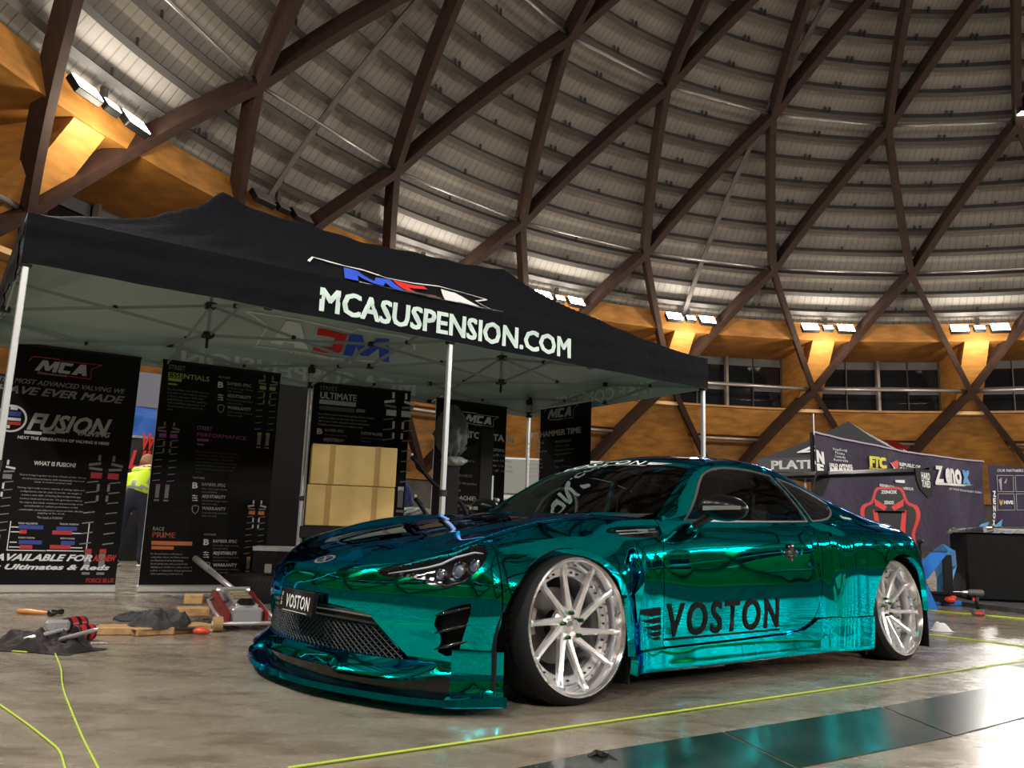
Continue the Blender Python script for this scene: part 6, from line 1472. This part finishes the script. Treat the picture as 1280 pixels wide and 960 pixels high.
# plastic heap and blue bag between banners
ph = at_d(512, 690, 10.3); hp = empty('supply_table', (ph.x, ph.y, 0), R(15), 'low table heaped with clear plastic and a blue bag between banners', 'table')
bmb(lambda b: b.box((0, 0, .70), (.9, 1.0, .04)), 'table_top', MBLACK, hp)
for sx in (-.4, .4): bmb(lambda b: b.box((sx, 0, .34), (.04, .4, .68)), 'leg', MBLACK, hp)
tag(bmb(lambda b: b.grid(crump(Vector((ph.x+.05, ph.y-.10, .83)), .30, .14, .085, 1), 50, 22, wrap=True), 'plastic_wrap', MPLAS, None, smooth=True), 'heap of crumpled clear plastic on the low table', 'plastic')
tag(bmb(lambda b: b.grid(crump(Vector((ph.x-.17, ph.y+.40, .98)), .12, .12, .25, 3), 30, 16, wrap=True), 'bag', mat('blue_cloth', (.03, .05, .20), .7), None, smooth=True), 'dark blue bag standing at the back of the low table', 'bag')
# white counter and shuttered van seen through the windscreen
wt = at_d(640, 690, 11.6); we = empty('white_counter', (wt.x+.3, wt.y, 0), R(0), 'long white counter seen beside and through the windscreen', 'counter')
bmb(lambda b: b.box((.3, 0, .55), (2.7, .6, 1.06), None, .01), 'counter_body', mat('white_laminate', (.62, .64, .58), .5), we); bmb(lambda b: b.box((.3, -.01, 1.11), (2.8, .66, .05), None, .01), 'counter_top', mat('white_laminate_top', (.78, .80, .74), .4), we)
gv = at_d(765, 690, 14.5); ge = empty('roller_shutter', (gv.x, gv.y, 0), R(5), 'grey panelled shutter wall seen through the windscreen', 'shutter')
MSHUT = mat('grey_shutter', (.22, .23, .21), .6)
for ix in range(5):
    for iz in range(3): bmb(lambda b: b.box(((ix-2)*.82, 0, .33+iz*.64), (.78, .05, .60), None, .015), 'shutter_panel', MSHUT, ge)
bmb(lambda b: b.box((0, .04, .97), (4.2, .03, 1.94)), 'shutter_frame', MALU, ge)
# silver-edged case and tyres behind the car's nose
c1 = at_d(362, 705, 7.9); ce = empty('road_case', (c1.x, c1.y, 0), R(10), 'black road case with silver edges behind the car nose', 'case')
bmb(lambda b: b.box((0, 0, .22), (.62, .42, .44), None, .01), 'case_body', MBLACK, ce); bmb(lambda b: (b.box((0, -.215, .43), (.63, .012, .03)), b.box((0, 0, .445), (.64, .44, .012))), 'edge_trim', MALU, ce, kind='stuff')
for sx in (-.17, .17): bmb(lambda b: b.box((sx, -.22, .26), (.06, .012, .08), None, .004), 'latch', MSILV, ce)
def tyre_at(x, y, z, r, wd, label, rot=None):
    e = empty('spare_tyre', (x, y, z), 0, label, 'tyre')
    pr_ = [(r*.62, -wd/2), (r*.93, -wd/2), (r, -wd*.36), (r, wd*.36), (r*.93, wd/2), (r*.62, wd/2)]
    bmb(lambda b: b.lathe(pr_, 40, closed=True), 'tyre_body', MTYRE, e, angle=35)
    def tr(b):
        for i in range(48):
            a = 2*PI*i/48; p = Vector((math.cos(a)*r, math.sin(a)*r, -wd*.34)); q = Vector((math.cos(a+.18)*r, math.sin(a+.18)*r, wd*.34)); b.beam(p, q, .012, .010)
    bmb(tr, 'tread_block', MTYRE, e, kind='stuff')
t0 = at_d(320, 730, 7.3)
tyre_at(t0.x, t0.y, .112, .27, .22, 'black tyre lying in the shade between the jack and the car nose').pop('group') if False else tyre_at(t0.x, t0.y, .112, .27, .22, 'black tyre lying in the shade between the jack and the car nose')
# ================================================================== floor tools
MJR = mat('dark_red_jack_paint', (.22, .015, .02), .35); MJS = mat('silver_jack_metal', (.62, .62, .64), .35, .7); MWHL = mat('tan_polyurethane', (.40, .25, .10), .6)
MWOOD = mat('rough_pine', (.42, .25, .11), .75, noise=(14, .35, (1, 6, 1))); MGREYC = mat('dark_grey_cloth', (.035, .032, .034), .85, noise=(20, .3))
jk = empty('trolley_jack', (-1.75, 5.62, 0), R(28), 'silver and dark red trolley jack with raised handle by the car nose', 'jack')
for sx in (-1, 1):
    bmb(lambda b: b.prism([(-.36, .05), (-.36, .11), (-.10, .15), (.15, .20), (.30, .20), (.34, .12), (.30, .04), (-.2, .03)], -.008, .008, Matrix(((0, 0, 1, sx*.115), (1, 0, 0, 0), (0, 1, 0, 0), (0, 0, 0, 1)))), 'side_plate', MJR, jk)
    bmb(lambda b: b.tube([(sx*.16, -.36, .07), (sx*.165, -.10, .10), (sx*.16, .18, .14), (sx*.12, .22, .15)], .011, 8), 'side_handle', MJS, jk, smooth=True)
    w_ = bmb(lambda b: b.cyl((sx*.15, -.36, .045), (sx*.205, -.36, .045), .045, 20), 'front_wheel', MWHL, jk, angle=40); bmb(lambda b: b.cyl((sx*.204, -.36, .045), (sx*.212, -.36, .045), .018, 12), 'wheel_hub', MJS, w_)
    w_ = bmb(lambda b: b.cyl((sx*.13, .30, .035), (sx*.165, .30, .035), .035, 16), 'rear_caster', MJS, jk, angle=40)
bmb(lambda b: b.cyl((-.15, -.36, .045), (.15, -.36, .045), .012, 8), 'front_axle', MJS, jk); bmb(lambda b: b.box((0, -.27, .09), (.19, .14, .09), None, .012), 'front_block', MJS, jk)
bmb(lambda b: b.beam((0, -.30, .14), (0, .16, .20), .14, .03, bev=.006), 'lift_arm', MJS, jk); bmb(lambda b: (b.cyl((0, -.27, .15), (0, -.27, .175), .055, 24), b.cyl((0, -.27, .175), (0, -.27, .185), .045, 24)), 'saddle', MBLACK, jk, angle=40)
for yy in (-.13, -.02, .08): bmb(lambda b: b.box((0, yy, .178+(yy+.2)*.10), (.10, .05, .012)), 'arm_slot', mat('tarnished_brass', (.30, .24, .12), .5, .5), jk)
bmb(lambda b: b.cyl((0, .02, .09), (0, .26, .12), .035, 16), 'hydraulic_ram', MJS, jk, angle=40)
bmb(lambda b: (b.box((0, .24, .17), (.20, .10, .10), None, .015), b.cyl((-.11, .22, .20), (.11, .22, .20), .025, 12)), 'handle_socket', MJS, jk, kind='stuff')
hb_ = jk.matrix_basis.inverted() @ at_d(244, 698, 6.35) if False else Matrix.Rotation(-R(28), 4, 'Z') @ (at_d(244, 698, 6.30)-Vector((-1.75, 5.62, 0)))
h0_ = Vector((0, .24, .21)); hm = h0_.lerp(hb_, .60)
bmb(lambda b: b.tube([h0_, hm], .019, 12), 'handle', MJS, jk, smooth=True); bmb(lambda b: b.tube([hm, hb_], .023, 12), 'handle_grip', mat('grey_foam_grip', (.16, .15, .14), .8), jk, smooth=True)
def plank(px, py, L, w_, h_, ang, z, label, tilt=0, name='timber_block', cat='timber'):
    p = gpx(px, py); e = tag(bmb(lambda b: b.box((0, 0, h_/2), (L, w_, h_), None, .006), name, MWOOD, None), label, cat, 'timber offcuts by the jack'); e.location = (p.x, p.y, z); e.rotation_euler = (0, tilt, ang); return e
plank(170, 792, .42, .16, .045, R(18), 0, 'timber board lying leftmost under the grey cloth')
plank(212, 791, .46, .15, .045, R(48), 0, 'angled timber board right of the grey cloth')
plank(240, 779, .20, .13, .055, R(25), .048, 'middle timber block resting on the angled board')
plank(240, 775, .12, .10, .065, R(15), .105, 'small cube-like timber block on top of the stack')
plank(350, 776, .22, .05, .014, R(10), 0, 'thin wood sliver between the jack wheel and the car')
g0 = gpx(200, 790)
from mathutils import noise as mn_
def drape(c, sx, sy, hgt, seed, ang=0, n=34):
    rt = Matrix.Rotation(ang, 3, 'Z'); n = 60
    def f(u, v):
        x, y = (u-.5)*2, (v-.5)*2; k = max(0, 1-(abs(x)**2.2+abs(y)**2.2)); th = math.atan2(y, x)
        q = Vector((x*1.3+seed*3, y*1.3, seed)); n1 = 1-abs(mn_.noise(q))*2.2; n2 = 1-abs(mn_.noise(q*2.3))*2; n3 = mn_.noise(q*6)
        wob = 1+.22*mn_.noise(Vector((math.cos(th)*1.5, math.sin(th)*1.5, seed*2)))
        return c+rt @ Vector((x*sx*wob, y*sy*wob, .004+hgt*k**.35*max(.03, .12+.55*max(0, n1)*.9+.22*n2+.10*n3)))
    bb = MB(); bb.grid(f, n, n); return bb
tag(drape(Vector((g0.x, g0.y, .03)), .17, .15, .13, 1.2, R(35)).build('cloth', MGREYC, None, smooth=True), 'dark grey cloth draped over the timber boards', 'cloth')
k0 = gpx(178, 776)
tag(drape(Vector((k0.x+.02, k0.y+.08, .0)), .22, .09, .07, 3.0, R(30)).build('folded_strap', mat('black_webbing', (.010, .010, .016), .7), None, smooth=True), 'black webbing strap piled behind the grey cloth', 'strap')
pv = gpx(252, 795)
tag(bmb(lambda b: (b.tube([pv+Vector((-.06, .05, .02)), pv+Vector((-.02, .02, .025)), pv+Vector((.03, .03, .02))], [.014, .018, .010], 8), b.tube([pv+Vector((-.05, .09, .03)), pv+Vector((0, .05, .02)), pv+Vector((.03, .03, .02))], [.014, .016, .010], 8)), 'pliers', mat('orange_red_grip', (.75, .08, .03), .4), None, smooth=True, kind='stuff'), 'orange handled pliers at the right end of the timber', 'pliers').pop('kind')
for i, (px, py, a, lb) in enumerate(((268, 790, .5, 'small steel bit on the floor right of the orange pliers'), (121, 806, .5, 'small steel screwdriver bit right of the tool pile'))):
    p = gpx(px, py); tag(bmb(lambda b: b.tube([p+Vector((-.03*math.cos(a), -.03*math.sin(a), .008)), p+Vector((.01, .01, .008)), p+Vector((.05*math.cos(a), .05*math.sin(a), .006))], [.010, .007, .003], 6), 'steel_bit', MJS, None), lb, 'tool')
# hammer
ha, hb2 = gpx(22, 767.5), gpx(68, 770)
hm_ = empty('hammer', (0, 0, 0), 0, 'wooden handled ball-peen hammer lying at the far left', 'hammer')
bmb(lambda b: b.tube([ha+Vector((0, 0, .020)), ha.lerp(hb2, .25)+Vector((0, 0, .020)), ha.lerp(hb2, .7)+Vector((0, 0, .018)), ha.lerp(hb2, .93)+Vector((0, 0, .018))], [.017, .019, .012, .011], 10), 'handle', mat('orange_varnished_wood', (.62, .26, .07), .35), hm_, smooth=True)
hd_ = (hb2-ha).normalized(); hn_ = Vector((-hd_.y, hd_.x, 0))
bmb(lambda b: b.tube([hb2-hn_*.05+Vector((0, 0, .022)), hb2-hn_*.02+Vector((0, 0, .022)), hb2+hn_*.02+Vector((0, 0, .022)), hb2+hn_*.035+Vector((0, 0, .022)), hb2+hn_*.07+Vector((0, 0, .022))], [.021, .021, .014, .013, .019], 12), 'head', mat('dark_forged_steel', (.05, .05, .05), .3, .8), hm_, smooth=True)
# tool pile: jacket over a tool roll, two spray cans, levers
j0 = gpx(55, 812)
tag(drape(Vector((j0.x, j0.y, 0)), .26, .13, .13, .3, R(-12), 40).build('jacket', mat('dark_brown_grey_jacket', (.030, .025, .025), .7, noise=(12, .35), spec=.2), None, smooth=True), 'crumpled dark jacket lying over the tools at left', 'jacket')
MCAN = mat('red_can_paint', (.42, .02, .03), .3)
for (xa, ya, xb, yb, zz, lb) in ((93, 803, 115, 801, .045, 'front red and black tin lying beside the jacket'), (80, 792, 103, 789, .045, 'rear red and black tin lying behind the front one')):
    a, c = gpx(xa, ya), gpx(xb, yb); e = empty('spray_can', a, 0, lb, 'can', 'tins in the tool pile'); d = (c-a); d.z = 0; L_ = d.length; e.rotation_euler.z = math.atan2(d.y, d.x); e.location.z = zz
    q = Matrix.Rotation(PI/2, 4, 'Y')
    bmb(lambda b: b.lathe([(0, 0), (.038, 0), (.043, .006), (.043, L_-.01), (.038, L_), (0, L_)], 24, q), 'can_body', MBLACK, e, angle=40); bmb(lambda b: b.lathe([(.0436, L_*.12), (.0436, L_*.42)], 24, q), 'red_band', MCAN, e, smooth=True); bmb(lambda b: b.lathe([(.0436, L_*.62), (.0436, L_*.86)], 24, q), 'red_band', MCAN, e, smooth=True)
for i, (pa, pb, za, zb, lb) in enumerate((((30, 800), (84, 786), .05, .09, 'long silver lever lying across the back of the tool pile'), ((76, 800), (123, 786), .05, .13, 'silver bar resting on the tins, tip pointing right'), ((8, 803), (24, 797), .02, .05, 'short silver handle sticking out left of the jacket'))):
    a, c = gpx(*pa, za), gpx(*pb, zb); tag(bmb(lambda b: b.tube([a, a.lerp(c, .4), a.lerp(c, .9), c], [.014, .012, .010, .004], 8), 'steel_lever', MJS, None, smooth=True), lb, 'tool')
al = empty('tool_body', gpx(70, 800), R(30), 'pale aluminium tool body between the jacket and the tins', 'tool')
bmb(lambda b: (b.box((0, .04, .07), (.12, .05, .06), None, .012)), 'tool_casting', mat('pale_casting', (.38, .38, .38), .45, .5), al); bmb(lambda b: b.cyl((-.03, 0, .07), (-.03, .08, .07), .022, 12), 'tool_boss', MJS, al)
# hanging floodlight at the top right
pl_ = sph(5.52, 57.0, -.6); pe_ = empty('pendant_floodlight', pl_, 0, 'single bright floodlight hanging from the roof at the upper right edge', 'floodlight')
bmb(lambda b: b.box((0, 0, .15), (.8, .5, .3), None, .05), 'lamp_head', MBLACK, pe_); bmb(lambda b: b.box((0, 0, -.01), (.7, .42, .03)), 'lens', MLENS, pe_); bmb(lambda b: b.cyl((0, 0, .3), (0, 0, 1.2), .03, 6), 'hanger', MDSTEEL, pe_)
